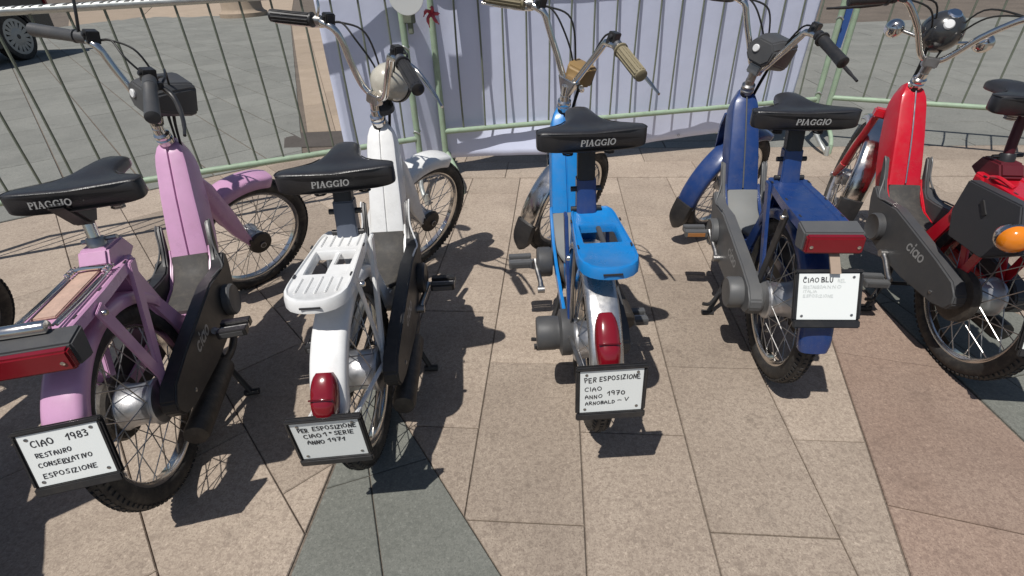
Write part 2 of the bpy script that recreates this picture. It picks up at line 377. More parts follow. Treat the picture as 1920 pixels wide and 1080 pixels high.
# ------------------------------------------------------------------ moped
WB, RW = 1.0138, .2631
HU, HW = .7177, .7605
def ST(deg, dz=0):
    A = Vector((HU, 0, HW)); B = Vector((WB+.0304, 0, 0)); k = (B-A).normalized(); d = R_(deg); cd, sd = math.cos(d), math.sin(d)
    def f(p):
        v = Vector((p[1], p[0], p[2]))-A
        q = A+v*cd-k.cross(v)*sd+k*(k.dot(v))*(1-cd)
        return (q.y, q.x, q.z)
    return f

def wheel(name, par, yc, fn=None, tread=False, drum=(.048, .05)):
    T = lambda g: g.xf(fn) if fn else g
    c = (0, yc, RW); g = G()
    prof = [(.209, -.015), (.219, -.0235), (.232, -.0275), (.246, -.0245), (.256, -.016), (.2615, -.006), (.2615, .006), (.256, .016), (.246, .0245), (.232, .0275), (.219, .0235), (.209, .015)]
    g.add(*lathe(prof, c, (1, 0, 0), 64, closed=True))
    n = 84
    for k in range(n):                                             # tread blocks
        a = 2*math.pi*k/n
        for x, sk, rr in ((-.0175, .5, .2572), (0, 0, .2618), (.0175, -.5, .2572)):
            aa = a+(.0 if x else .5*2*math.pi/n)
            e = Vector((0, math.cos(aa), math.sin(aa))); t = Vector((0, -math.sin(aa), math.cos(aa)))
            tilt = Matrix.Rotation((x/.0175)*-.75, 3, t) if x else Matrix.Identity(3)
            ax = tilt @ Vector((1, 0, 0)); up = tilt @ e
            m3 = Matrix(((ax+t*sk).normalized(), t, up)).transposed()
            V, F = box(Vector(c)+e*(rr-.002)+Vector((x, 0, 0)), (.011 if x else .009, .0105, .008), m3); g.add(V, F)
    tyre = T(g).build(name, RUBBER, par, angle=50)
    g = G(); rim = [(.212, -.0175), (.216, -.0185), (.2155, -.0155), (.206, -.013), (.2, -.008), (.2, .008), (.206, .013), (.2155, .0155), (.216, .0185), (.212, .0175), (.203, .0145), (.1975, .009), (.1975, -.009), (.203, -.0145)]
    g.add(*lathe(rim, c, (1, 0, 0), 64, closed=True)); T(g).build('rim', CHROME, tyre)
    g = G(); dr, dw = drum
    g.add(*lathe([(.012, -.075), (.012, -dw), (dr, -dw+.002), (dr+.004, -dw+.006), (dr+.004, -dw+.012), (dr, -dw+.016), (dr*.92, 0), (dr, dw-.016), (dr+.004, dw-.012), (dr+.004, dw-.006), (dr, dw-.002), (.012, dw), (.012, .075)], c, (1, 0, 0), 28))
    T(g).build('hub', ALU, tyre)
    g = G()
    for k in range(36):
        a = 2*math.pi*k/36; side = 1 if k % 2 else -1; off = (.62 if (k//2) % 2 else -.62); b = a+off
        p0 = Vector((side*(dw-.009), yc+dr*math.cos(b), RW+dr*math.sin(b))); p1 = Vector((side*.004, yc+.2*math.cos(a), RW+.2*math.sin(a)))
        g.add(*tube([p0, p1], .00155, 5)); 
    T(g).build('spokes', STEEL, tyre, kind='stuff')
    return tyre

def fender(name, par, yc, m, a0, a1, rad=.290, hw=.041, fn=None, n=30, skirt=.034, flare=0, zc=RW):
    rings = []
    for i in range(n+1):
        t = i/n; a = R_(a0+(a1-a0)*t); e = Vector((0, math.cos(a), math.sin(a))); k = 1
        if t < .04: k = .82+.18*t/.04
        if t > .97: k = 1-.12*(t-.97)/.03
        h = hw*k; o = []
        S = [(-h, -skirt), (-h, -.012), (-h*.9, -.004), (-h*.7, 0), (-h*.3, .0022), (h*.3, .0022), (h*.7, 0), (h*.9, -.004), (h, -.012), (h, -skirt)]
        I = [(x*.955, dr-.0025) for x, dr in S[::-1]]
        for x, dr in S+I: o.append(Vector((x, yc, zc))+e*(rad+dr+flare*max(0, t-.8)))
        for q in (0,): pass
        rings.append(o)
    g = G().add(*loft(rings))
    if fn: g.xf(fn)
    return g.build(name, m, par, angle=45)

def saddle(par, c, w0):
    y0 = .1; st = [(0, .131, .0225, 0), (.0035, .1375, .0255, 0), (.012, .1405, .0268, 0), (.03, .1405, .0262, .0), (.048, .137, .025, 0), (.062, .126, .0235, .0), (.075, .108, .022, .001), (.089, .087, .020, .004), (.105, .068, .0185, .008), (.128, .053, .0175, .012), (.16, .0445, .017, .0135), (.20, .040, .016, .013), (.238, .037, .015, .010), (.258, .031, .0125, .006), (.268, .019, .008, .003), (.271, .008, .003, .001)]
    bowf = lambda x, du: .014*(x/.1405)**2*max(0, 1-du/.07)
    rings = []
    for du, hw, th, lift in st:
        o = []; wing = max(0, min(1, (hw-.045)/.09))
        for k in range(32):
            a = 2*math.pi*k/32; ca, sa = math.cos(a), math.sin(a); sq = .24 if wing > .5 else .45
            x = hw*math.copysign(abs(ca)**sq, ca); z = th*math.copysign(abs(sa)**sq, sa)
            if sa < 0: z *= 1.0-.25*wing*(1-abs(x)/hw) if du > .02 else 1
            z += lift*(1-.8*(x/hw)**2)+.004*wing*(x/.14)**2-.004*wing
            o.append((x, y0+du+bowf(x, du), w0+z))
        rings.append(o)
    yaw = R_(c.get('sy', 0)); cy, sy_ = math.cos(yaw), math.sin(yaw); tilt = R_(c.get('stilt', 0))
    def rot(p):
        u, v, z = p[1]-(y0+.12), p[0], p[2]-w0
        z2 = z*math.cos(tilt)+u*math.sin(tilt); u2 = u*math.cos(tilt)-z*math.sin(tilt)
        return (u2*sy_+v*cy+c.get('sx', 0), u2*cy-v*sy_+y0+.12, z2+w0)
    s = G().add(*loft(rings)).xf(rot).build('saddle', VINYL, par, angle=48)
    g = G()                                                        # piping seam round the top edge
    pts = []
    for du, hw, th, lift in st[1:-2]: pts.append((hw*.99, y0+du+bowf(hw*.95, du), w0+th*.80+lift*.22))
    pts = pts[:9]; loop = [(-p[0], p[1], p[2]) for p in pts[::-1]]+pts
    g.add(*tube(loop, .0018, 6)); g.xf(rot).build('seam', PLAST, s)
    g = G(); dx = c.get('tx', 0)
    def pl(x, y, z): xx = x+dx; return (xx, y0-.0004-z+.014*(xx/.1405)**2, w0-.004+y)
    serif_text(g, 'PIAGGIO', lambda x, y, z: pl(x*1.18, y-.007, z), .0148)
    g.xf(rot).build('lettering', SILVERINK, s)
    g = G()                                                        # springs and clamp below
    for sx in (-1, 1):
        h = [(sx*.055+.013*math.cos(t*.9), y0+.06+.013*math.sin(t*.9), w0-.028-t*.0008) for t in range(30)]
        g.add(*tube(h, .0028, 6))
    g.add(*box((0, y0+.13, w0-.034), (.05, .14, .018)))
    g.xf(rot).build('spring_frame', STEEL if c.get('chromepost') else PLAST, s)
    return s

def moped(c):
    root = empty('moped', (c['x'], c['y'], c.get('z', 0)), (R_(c.get('tau', 0)), R_(c.get('lean', 0)), -R_(c['yaw'])))
    tag(root, c['label'], 'moped', 'mopeds parked in a row')
    P = c['paint']; FN = ST(c['steer']); cov = c.get('cover', GREYPL); kind = c['k']; fm = c.get('fender', P)
    # wheels
    rw = wheel('rear_wheel', root, 0, drum=(.058, .05)); fwh = wheel('front_wheel', root, WB, FN, drum=(.04, .042))
    # front beam with its flat back panel
    T0 = Vector((.7265, .742)); B0 = Vector((.5485, .4095)); d = (B0-T0); n = Vector((d.y, -d.x)).normalized()
    if n.y < 0: n = -n
    n = Vector((-abs(n.x), abs(n.y)))
    gw = c.get('groove', .0018); rings = []
    for t, hw, dp in [(-.03, .021, .040), (.0, .026, .050), (.05, .037, .065), (.12, .0455, .08), (.2, .0495, .092), (.5, .054, .105), (.8, .058, .10), (1.0, .0595, .085)]:
        q = T0+d*t+n*(.006*math.sin(math.pi*max(0, t)))-n*(.012 if t < .06 else 0)*(1-max(0, t)/.06)
        o = [(-hw, -dp), (-hw*1.0, -.012), (-hw+.0035, -.0035), (-hw+.011, 0), (-gw-.0012, .0015), (-gw, -.005), (gw, -.005), (gw+.0012, .0015), (hw-.011, 0), (hw-.0035, -.0035), (hw, -.012), (hw, -dp), (hw*.5, -dp-.02), (-hw*.5, -dp-.02)]
        rings.append([(x, q.x+n.x*k, q.y+n.y*k) for x, k in o])
    pan = G().add(*loft(rings)).build('front_panel', P, root, angle=32)
    if c.get('strip'):
        g = G(); a, b = T0+d*.02+n*.0045, T0+d*.985+n*.0045
        mid = T0+d*.5+n*.0105
        g.add(*tube([(0, a.x, a.y), (0, mid.x, mid.y), (0, b.x, b.y)], .0028, 6, 5)); g.build('trim_strip', c['strip'], pan)
    # frame: box under the mat, rail to the hub, rear upright
    fr = G().add(*prism([(.60, .40), (.552, .396), (.5, .338), (.45, .316), (.34, .312), (.30, .325), (.235, .44), (.185, .60), (.135, .60), (.165, .46), (.235, .30), (.30, .255), (.45, .24), (.57, .30), (.64, .42)], -.034, .034)).build('frame', P, root, bevel=.008)
    for s in (-1, 1):
        g = G().add(*prism([(.565, .43), (.545, .40), (.47, .335), (.36, .305), (.02, .285), (-.02, .28), (-.02, .25), (.03, .25), (.36, .262), (.50, .29), (.58, .385)], s*.056, s*.066)).build('frame_rail', P, root, bevel=.003)
    # mat
    bw = c.get('matend', .046); rings = []
    for u, w_, hw in [(.5445, .4085, .056), (.52, .372, .055), (.495, .35, .054), (.46, .335, .0535), (.42, .329, .052), (.38, .3265, .046+.2*(bw-.046)), (.345, .3255, bw), (.33, .325, bw*.7)]:
        rings.append([(-hw, u, w_-.012), (-hw, u, w_-.002), (-hw+.005, u, w_+.002), (0, u, w_+.003), (hw-.005, u, w_+.002), (hw, u, w_-.002), (hw, u, w_-.012)])
    G().add(*loft(rings)).build('foot_mat', c.get('mat', MATB), root, angle=50)
    # engine, silencer, stand
    g = G(); g.add(*lathe([(.03, -.055), (.058, -.05), (.06, .04), (.04, .055)], (0, .42, .235), (1, 0, 0), 24))
    for k in range(6): g.add(*box((0, .49+.018*k, .235), (.085, .007, .085)))
    g.add(*box((0, .46, .2), (.075, .14, .04))); g.build('engine', ENGINE, root, bevel=.002)
    g = G(); g.add(*tube([(.03, .52, .2), (.07, .46, .15), (.085, .36, .135), (.088, .26, .15)], .012, 10, 5))
    g.add(*lathe([(.014, 0), (.031, .012), (.033, .02), (.033, .30), (.030, .312), (.012, .316)], (.09, .27, .15) if kind != 'B' else (.122, .40, .22), (.03, -1, .02) if kind != 'B' else (.01, -1, .10), 20)); g.build('silencer', ENGINE, root)
    g = G()
    for s in (-1, 1):
        g.add(*tube([(s*.04, .36, .225), (s*.075, .31, .12), (s*.125, .275, .012)], .009, 8, 4)); g.add(*tube([(s*.105, .275, .010), (s*.15, .275, .010)], .011, 8))
    g.add(*tube([(-.08, .305, .11), (.08, .305, .11)], .007, 8)); g.add(*tube([(-.09, .30, .09), (-.13, .25, .07), (-.16, .24, .075)], .007, 8, 3)); g.build('centre_stand', PLAST, root)
    # side covers
    cpoly = [(.556, .400), (.538, .404), (.50, .380), (.45, .380), (.37, .388), (.25, .370), (.08, .343), (-.02, .322), (-.055, .292), (-.06, .262), (-.04, .232), (.02, .214), (.2, .2), (.36, .205), (.45, .225), (.515, .285), (.548, .355)]
    fpoly = [(.606, .500), (.598, .506), (.586, .500), (.548, .43), (.505, .372), (.47, .36), (.50, .32), (.53, .33), (.568, .40)]
    for s in (-1, 1):
        if c.get('nocover') == s: continue
        g = G().add(*prism(cpoly, s*.066, s*.108)).add(*prism(fpoly, s*.0672, s*.084)); o = g.build('side_cover', cov, root, bevel=.006, seg=3)
        if c.get('covertrim'):
            pts = [(s*(.083 if w_ > .42 else .094 if w_ > .38 and u > .48 else .105), u, w_) for u, w_ in [(.597, .505), (.580, .49), (.548, .432), (.50, .380), (.45, .384), (.40, .390)]]
            G().add(*tube(pts, .003, 8, 4)).build('edge_trim', c['covertrim'], o)
        for u_, w_ in ((.33, .235), (.04, .245)): G().add(*lathe([(.006, -.002), (.006, .002), (.004, .0035), (0, .0035)], (s*.108, u_, w_), (s, 0, 0), 12)).build('screw', STEEL, o)
        g = G().add(*lathe([(.046, 0), (.052, .004), (.052, .022), (.047, .028), (.044, .026), (.0, .026)], (s*.105, .425, .288), (s, 0, 0), 30)); g.build('pulley_cap', c.get('cap', cov), o)
        g = G(); hh = .040; ln_ = textwidth('ciao', hh, .2); sl_ = math.atan2(.018, .13)
        uc, wc = .185, .308
        if s > 0: pl = lambda x, y, z: (.108+z, uc-ln_/2+x+y*.25, wc+y+(x-ln_/2)*.05-.01)
        else: pl = lambda x, y, z: (-.108-z, uc+ln_/2-x-y*.25, wc+y-(x-ln_/2)*.05-.01)
        lettering(g, 'ciao', pl, hh, .0065, .2); g.build('lettering', SILVERINK, o)
    # rear hub housing and pulley can
    if c.get('nocover') == -1 or c.get('can'):
        g = G().add(*lathe([(.02, 0), (.066, .002), (.07, .01), (.07, .035), (.05, .042), (.05, .05), (.0515, .055), (.0515, .10), (.047, .107), (0, .107)], (-.045, .04, .262), (-1, 0, 0), 32)); g.build('pulley_housing', MIDGREY if kind == 'N' else GREYPL, root)
        if kind == 'B': G().add(*lathe([(.02, 0), (.05, .003), (.054, .012), (.054, .05), (.048, .056), (0, .056)], (-.068, .44, .27), (-1, 0, 0), 30)).build('pulley_cap', GREYPL, root)
    else:
        G().add(*lathe([(.03, 0), (.08, .003), (.086, .012), (.084, .03), (.03, .034)], (-.04, 0, RW), (-1, 0, 0), 30)).build('drum_housing', ENGINE, root)
    # rear fender, struts
    fender('rear_fender', root, 0, fm, 38, c.get('fend', 166), fn=None, skirt=.03 if kind != 'B' else .02)
    for s in (-1, 1):
        g = G(); y = s*.052
        bar = lambda a, b, wd: g.add(*prism([(a[0]-wd, a[1]), (a[0]+wd, a[1]), (b[0]+wd*.8, b[1]), (b[0]-wd*.8, b[1])], y, y+s*.010))
        bar((.145, .60), (.012, .285), .017); g.build('seat_stay', P if kind in 'PNR' else (NAVY if kind == 'B' else P), root, bevel=.002)
        g = G()
        if kind in 'WB': g.add(*prism([(-.05, .585), (-.03, .59), (.03, .31), (.01, .30)], s*.053, s*.0575)); g.add(*tube([(s*.05, -.285, .36), (s*.06, .0, .285)], .006, 8))
        else: g.add(*prism([(-.075, .585), (-.04, .595), (.035, .315), (.008, .30)], s*.0635, s*.0685))
        g.build('rack_stay', P if kind in 'PWR' else STEEL if kind == 'B' else PLAST, root, bevel=.0015)
        g = G().add(*lathe([(.007, 0), (.007, .006), (.005, .009), (0, .009)], (s*.069, -.055, .575), (s, 0, 0), 10)).build('bolt', CHROME, root)
    # rack
    zr = .605
    if kind in 'WB':
        N_ = 56; rx = -.012 if kind == 'W' else .016; h0, h1, hv = (-.046, .060, .048) if kind == 'W' else (-.036, .062, .047); hc = Vector((0, (h0+h1)/2)); out = []; inn = []
        def outl(a):
            dx, dy = math.cos(a), math.sin(a); lo, hi = 0, .5
            def ins(x, y):
                if y > .172 or y < -.172: return False
                hw = .062 if y > .12 else .062+(.12-y)/.22*.012
                if y > .14: hw -= (y-.14)*.35
                hw = min(hw, .073)
                if y < -.10: return abs(x/hw)**2.4+abs((y+.10)/.072)**2.4 < 1
                return abs(x) < hw
            for _ in range(30):
                m_ = (lo+hi)/2
                if ins(hc.x+dx*m_, hc.y+dy*m_): lo = m_
                else: hi = m_
            return (hc.x+dx*lo, hc.y+dy*lo)
        for k in range(N_):
            a = 2*math.pi*(k+.5)/N_; out.append(outl(a)); dx, dy = math.cos(a), math.sin(a)
            sc_ = min(hv/abs(dx) if abs(dx) > 1e-6 else 9, ((h1-h0)/2)/abs(dy) if abs(dy) > 1e-6 else 9); inn.append((hc.x+dx*sc_, hc.y+dy*sc_))
        sh = lambda L, f: [(x*f, hc.y+(y-hc.y)*f) for x, y in L]
        rr = [[(x, y, zr-.024) for x, y in inn], [(x, y, zr-.004) for x, y in inn], [(x, y, zr) for x, y in sh(inn, 1.06)], [(x, y, zr) for x, y in sh(out, .90)], [(x, y, zr+.004) for x, y in sh(out, .93)], [(x, y, zr+.003) for x, y in sh(out, .975)], [(x, y, zr-.004) for x, y in out], [(x, y, zr-.024) for x, y in sh(out, 1.01)], [(x, y, zr-.024) for x, y in sh(out, .97)], [(x, y, zr-.009) for x, y in sh(out, .95)], [(x, y, zr-.009) for x, y in sh(inn, 1.1)], [(x, y, zr-.024) for x, y in sh(inn, 1.05)]]
        V = [(p[0]+rx, p[1], p[2]) for r in rr for p in r]; F = []
        for i in range(len(rr)):
            j = (i+1) % len(rr)
            for k in range(N_): F.append((i*N_+k, i*N_+(k+1) % N_, j*N_+(k+1) % N_, j*N_+k))
        rack = G().add(V, F).build('rack', P, root, angle=45)
        g = G(); g.add(*box((rx+.004, (h0+h1)/2, zr-.010), (.012, h1-h0+.004, .01)))
        if kind == 'W': g.add(*box((rx+.027, h0+.022, zr-.0075), (.05, .046, .008)))
        g.build('cross_piece', P if kind == 'W' else GREYPL, rack, bevel=.002)
        if kind == 'W':
            g = G()
            for x in (-.045, -.0225, 0, .0225, .045): g.add(*box((x+rx, -.097, zr+.0012), (.006, .072-abs(x)*.3, .004)))
            for x in (-.045, -.0225, 0, .0225, .045): g.add(*box((x+rx, .112, zr+.0012), (.006, .06, .004)))
            g.build('ribs', P, rack, bevel=.0015, kind='stuff')
        for s in (-1, 1):
            for y in (-.06, .08): G().add(*box((s*.0655+rx, y, zr+.0036), (.004, .014, .003))).build('slot', INK, rack)
        G().add(*box((rx, -.1735, zr-.010), (.045, .003, .004))).build('rear_slot', INK, rack)
    else:
        hw = .060; ye = -.155
        ringf = [(-hw-.002, -.026), (-hw, -.003), (-hw+.005, 0), (-hw*.62, 0), (-hw*.58, -.003), (hw*.58, -.003), (hw*.62, 0), (hw-.005, 0), (hw, -.003), (hw+.002, -.026), (hw-.001, -.026), (hw-.003, -.006), (-hw+.003, -.006), (-hw+.001, -.026)]
        rack = G().add(*loft([[(x*(.86 if y > .15 else 1), y, zr+z) for x, z in ringf] for y in (.17, .155, 0, ye)])).build('rack', P, root, angle=30)
        for s in (-1, 1):
            for y in (-.11, .0, .13): G().add(*box((s*(hw-.008), y, zr+.0003), (.004, .014, .002))).build('slot', INK, rack)
        if kind == 'P' or kind == 'X':
            g = G()
            for k in range(2): g.add(*box((-.012+.0*k, .0-.0*k, zr+.001), (.05, .2, .006))); break
            g.build('wood_slat', CARD, rack, bevel=.002)
            g = G()
            for s in (-1, 1):
                g.add(*tube([(s*.044, -.15, zr+.012), (s*.044, -.05, zr+.008), (s*.043, .07, zr+.008), (s*.040, .088, zr+.01)], .0032, 8, 4)); g.add(*tube([(s*.036, -.15, zr+.012), (s*.036, .06, zr+.007)], .0028, 8))
                h = [(s*.040+.006*math.cos(t*.8), .062+t*.0011, zr+.012+.006*math.sin(t*.8)) for t in range(34)]; g.add(*tube(h, .0018, 5))
            g.add(*tube([(-.042, .088, zr+.011), (-.02, .094, zr+.013), (.02, .09, zr+.013), (.042, .088, zr+.011)], .0055, 8, 3))
            g.build('spring_clip', CHROME, rack)
            g = G().add(*lathe([(.004, 0), (.013, .001), (.0135, .012), (.0135, .085), (.012, .088), (.004, .09)], (-.055, -.158, zr+.016), (1, 0, 0), 18)).build('clip_roller', CHROME, rack)
        if kind == 'R':
            g = G().add(*prism([(.115, .600), (.125, .50), (.09, .425), (-.06, .43), (-.165, .50), (-.10, .612)], -.105, -.070)).build('tool_box', mat('box_plastic', (.045, .045, .05), .5, bump=.2, bscale=350), rack, bevel=.004)
            G().add(*box((-.1065, .01, .555), (.004, .045, .012), Matrix.Rotation(.75, 3, 'X'))).build('latch', PLAST, g)
            G().add(*tube([(-.05, .11, zr+.006), (-.055, .07, zr+.016), (-.04, .03, zr+.004)], .006, 8, 5)).build('spring_clip', P, rack)
    # seat post
    zs = .796+c.get('dws', 0)
    if c.get('chromepost'):
        g = G().add(*tube([(0, .145, .60), (0, .165, .70), (0, .178, zs-.04)], .0135, 14)); g.build('seat_post', CHROME if kind != 'R' else mat('dark_red_post', (.06, .006, .012), .45), root)
        if kind == 'P': G().add(*prism([(.085, .775), (.235, .775), (.20, .735), (.168, .70), (.145, .705)], -.022, .022)).build('saddle_bracket', PLAST, root, bevel=.006)
        g = G().add(*lathe([(.02, 0), (.021, .003), (.021, .035), (.018, .04)], (0, .152, .628), (0, .22, 1), 18)); g.add(*tube([(-.035, .165, .655), (.045, .165, .66)], .006, 8)); g.build('post_clamp', STEEL if kind == 'P' else PLAST, root)
        G().add(*prism([(.10, .615), (.125, .648), (.205, .645), (.235, .60), (.2, .585), (.12, .59)], -.034, .034)).build('seat_bracket', P if kind == 'P' else mat('dark_red_bracket', (.10, .008, .015), .5), root, bevel=.006)
    else:
        lo = [(.132, .575), (.158, .66)]; g = G()
        ring = lambda u, w_, hx, hy: [(-hx, u-hy, w_), (-hx*.6, u-hy-.004, w_), (hx*.6, u-hy-.004, w_), (hx, u-hy, w_), (hx, u+hy, w_), (-hx, u+hy, w_)]
        g.add(*loft([ring(.148, .585, .028, .02), ring(.162, .64, .0265, .018), ring(.175, .695, .0265, .018)])); g.build('seat_tube', NAVY if kind in 'NB' else mat('shaded_frame_paint', (.10, .115, .15), .4, var=.1), root, bevel=.003)  # shaded frame colour painted in: slate on the white moped, navy on bright blue
        g = G().add(*loft([ring(.170, .675, .0235, .015), ring(.188, zs-.03, .0235, .015)])); g.build('seat_post', PLAST, root, bevel=.003)
        g = G()
        for w_, u in ((.612, .15), (.665, .165)): g.add(*tube([(-.042, u, w_), (.042, u, w_)], .0075, 10))
        g.build('clamp_bolt', PLAST, root)
    saddle(root, c, zs)
    # tail light
    if kind in 'WB':
        rings = []
        aR = (139, 159) if kind == 'W' else (129, 156)
        rad0 = .292
        for i in range(13):
            t = i/12; a = R_(aR[0]+(aR[1]-aR[0])*t); e = Vector((0, math.cos(a), math.sin(a))); k = math.sin(math.pi*min(1, max(0, t*.94+.03)))**.22
            hw = .0285*k; hh = (.030+.006*(t > .5)+.004*math.sin(t*3.1))*(.35+.65*k)
            rings.append([Vector((x, 0, RW))+e*(rad0+z) for x, z in [(-hw, -.01), (-hw, hh*.55), (-hw*.8, hh*.88), (-hw*.4, hh), (hw*.4, hh), (hw*.8, hh*.88), (hw, hh*.55), (hw, -.01)]])
        tl = G().add(*loft(rings)).build('tail_light', LENS, root, angle=55)
        a = R_(.5*(aR[0]+aR[1])); e = Vector((0, math.cos(a), math.sin(a))); t = Vector((0, -math.sin(a), math.cos(a)))
        G().add(*box(Vector((0, 0, RW))+e*(rad0+.0385), (.05, .003, .005), Matrix(((1, 0, 0), t, e)).transposed())).build('lens_seam', mat('dark_lens', (.10, .003, .006), .3), tl)
    else:
        hw, zc_, yb = (.083, .572, -.205) if kind in 'PX' else (.068, .576, -.205)
        hs = G().add(*prism([(-.150, .612), (yb, .603), (yb-.002, .552), (-.165, .545)], -hw-.004, hw+.004)).build('tail_light', GREYPL if kind != 'N' else MIDGREY, root, bevel=.004)
        G().add(*prism([(yb+.002, .600), (yb-.016, .597), (yb-.018, .553), (yb, .549)], -hw, hw)).build('red_lens', LENS, hs, bevel=.004)
        for s in (-1, 1): G().add(*lathe([(.0045, 0), (.0045, .002), (0, .003)], (s*hw*.82, yb-.0175, .572), (0, -1, 0), 10)).build('screw', CHROME, hs)
    # plate
    pu, pw, pt, py = c['plate']; t, yy = R_(pt), R_(py); hw, hh = .0725, .0601
    def pp(x, z, o):                                               # plate coordinates to bike coordinates, o = out of the plate
        u, v, w_ = z*math.sin(t)-o*math.cos(t), x, z*math.cos(t)+o*math.sin(t)
        return (u*math.sin(yy)+v*math.cos(yy), u*math.cos(yy)-v*math.sin(yy)+pu, w_+pw)
    g = G()
    def pbox(x0, x1, z0, z1, o0, o1): g.add([pp(x, z, o) for x in (x0, x1) for z in (z0, z1) for o in (o0, o1)], [(0, 1, 3, 2), (4, 6, 7, 5), (0, 4, 5, 1), (2, 3, 7, 6), (0, 2, 6, 4), (1, 5, 7, 3)])
    e = .0095
    pbox(-hw-e, hw+e, -hh-e, hh+e, -.012, -.0045)
    pbox(-hw-e, hw+e, hh+.0005, hh+e, -.004, .0045); pbox(-hw-e, -hw-.0005, -hh-.001, hh, -.004, .0035); pbox(hw+.0005, hw+e, -hh-.001, hh, -.004, .0035)
    pbox(-hw-e, hw+e, -hh-e-.012, -hh-.0015, -.004, .006)
    ho = g.build('plate_holder', PLAST, root, bevel=.003)
    g = G(); pbox(-hw, hw, -hh, hh, -.004, 0); g.build('number_plate', PLATE, ho)
    for x, z in ((-.8, .82), (.82, .84), (-.84, -.84), (.84, -.8)):
        V, F = lathe([(.0036, 0), (.0036, .0012), (.002, .0018), (0, .0018)], (0, 0, 0), (0, 0, 1), 10); G().add([pp(x*hw+p[0], z*hh+p[1], p[2]) for p in V], F).build('screw', STEEL, ho)
    g = G(); gf = G()
    for txt, x, z, h, slope, wdt, *ft in c.get('lines', []):
        hgt = h*hh*2; nat = textwidth(txt, hgt); wide = wdt*hw*2/nat
        lettering(gf if ft else g, txt, lambda a, b, o: pp(-hw+x*hw*2+a, hh-z*hh*2+b+a*slope, o), hgt, .0023 if hgt > .0115 else .0019, .3, .10, wide, .0005)
    if g.v: g.build('handwriting', INK, ho, flat=True)
    if gf.v: gf.build('faded_handwriting', FAINT, ho, flat=True)
    # bracket from the fender to the plate
    a = R_(c.get('fend', 166)-6); fe = Vector((0, .289*math.cos(a), RW+.289*math.sin(a)))
    g = G().add(*tube([fe+Vector((.018, .02, .01)), Vector(pp(.02, hh*.5, -.012))], .006, 8)).add(*tube([fe+Vector((-.018, .02, .01)), Vector(pp(-.02, hh*.5, -.012))], .006, 8)); g.build('plate_bracket', PLAST, root)
    if kind == 'N': G().add(*prism([(-.192, .56), (-.197, .56), (pu+.014, pw+.060), (pu+.019, pw+.057)], -.002, .022)).build('plate_strap', mat('rusty_strap', (.33, .25, .19), .7, var=.25, vscale=40), root)
    # pedals: cranks about the bottom bracket
    ca = R_(c.get('crank', 200))
    for s in (-1, 1):
        a = ca if s == c.get('cs', 1) else ca+math.pi; e = Vector((0, math.cos(a), math.sin(a))); b0 = Vector((s*.118, .32, .23)); b1 = b0+e*.125+Vector((s*.012, 0, 0))
        ck = G().add(*tube([b0, b0+e*.03, b1-e*.02, b1], [.011, .009, .0085, .011], 10)).add(*lathe([(.013, -.012), (.013, .012)], b0, (1, 0, 0), 14)).build('crank', STEEL, root)
        pb = c.get('pedal', PLAST); g = G()
        for y in (-.023, .023): g.add(*box(b1+Vector((s*.055, y, 0)), (.082, .024, .024)))
        for x in (.017, .093): g.add(*box(b1+Vector((s*x, 0, 0)), (.004, .06, .016)))
        pd = g.build('pedal', pb, root, bevel=.003); G().add(*tube([b1, b1+Vector((s*.096, 0, 0))], .006, 8)).build('pedal_axle', STEEL, pd)
        for y in (-.0362, .0362): G().add(*box(b1+Vector((s*.055, y, 0)), (.064, .003, .014))).build('reflector', AMBERD if kind in 'N' else c.get('refl', GREYPL), pd)
    # ---- steered group
    z1 = c.get('bdz', 0)
    def S(name, g, m, par=root, **k): return g.xf(FN).build(name, m, par, **k)
    # fork
    for s in (-1, 1):
        g = G()
        if kind == 'R':
            g.add(*tube([(s*.055, .80, .60), (s*.058, .865, .47), (s*.058, .93, .345)], [.014, .0145, .016], 12)); g.add(*tube([(s*.058, .925, .35), (s*.058, WB, RW)], [.017, .012], 10))
            S('fork_leg', g, P); continue
        rings = []
        for u, w_, hu in [(.775, .62, .022), (.80, .57, .04), (.87, .44, .042), (.93, .335, .030), (.965, .285, .020), (.975, .262, .010)]:
            rings.append([(s*.044, u-hu, w_), (s*.054, u-hu*.8, w_), (s*.057, u, w_), (s*.054, u+hu*.8, w_), (s*.044, u+hu, w_)])
        S('fork_leg', g.add(*loft(rings)), P if kind != 'B' else CHROME, angle=50)
        S('swing_link', G().add(*tube([(s*.05, .965, .285), (s*.052, WB, RW)], .012, 10)).add(*lathe([(.014, 0), (.014, .02), (.009, .026)], (s*.05, WB, RW), (s, 0, 0), 12)), ENGINE)
    if kind == 'R': S('crown_plate', G().add(*box((0, .797, .607), (.145, .055, .035))).add(*box((0, .775, .64), (.06, .06, .06))), P, bevel=.006)
    S('fork_crown', G().add(*tube([(0, HU, HW-.02), (0, .755, .665), (0, .785, .59)], [.017, .019, .03], 14)), PLAST if kind != 'P' else P)
    S('front_drum', G().add(*lathe([(.02, 0), (.046, .004), (.05, .01), (.046, .02), (.02, .026)], (.04, WB, RW), (1, 0, 0), 24)).add(*tube([(.055, WB-.01, RW), (.06, WB-.05, RW+.03)], .006, 8)), ENGINE)
    ff = {'P': (P, 76, 175), 'X': (P, 76, 175), 'W': (P, 70, 190), 'B': (CHROME, 70, 192), 'N': (P, 70, 196), 'R': (CHROME, 62, 188)}[kind]
    fo = fender('front_fender', root, WB, ff[0], ff[1], ff[2], fn=FN, rad=.291, skirt=.042 if kind in 'PWX' else .028, hw=.046)
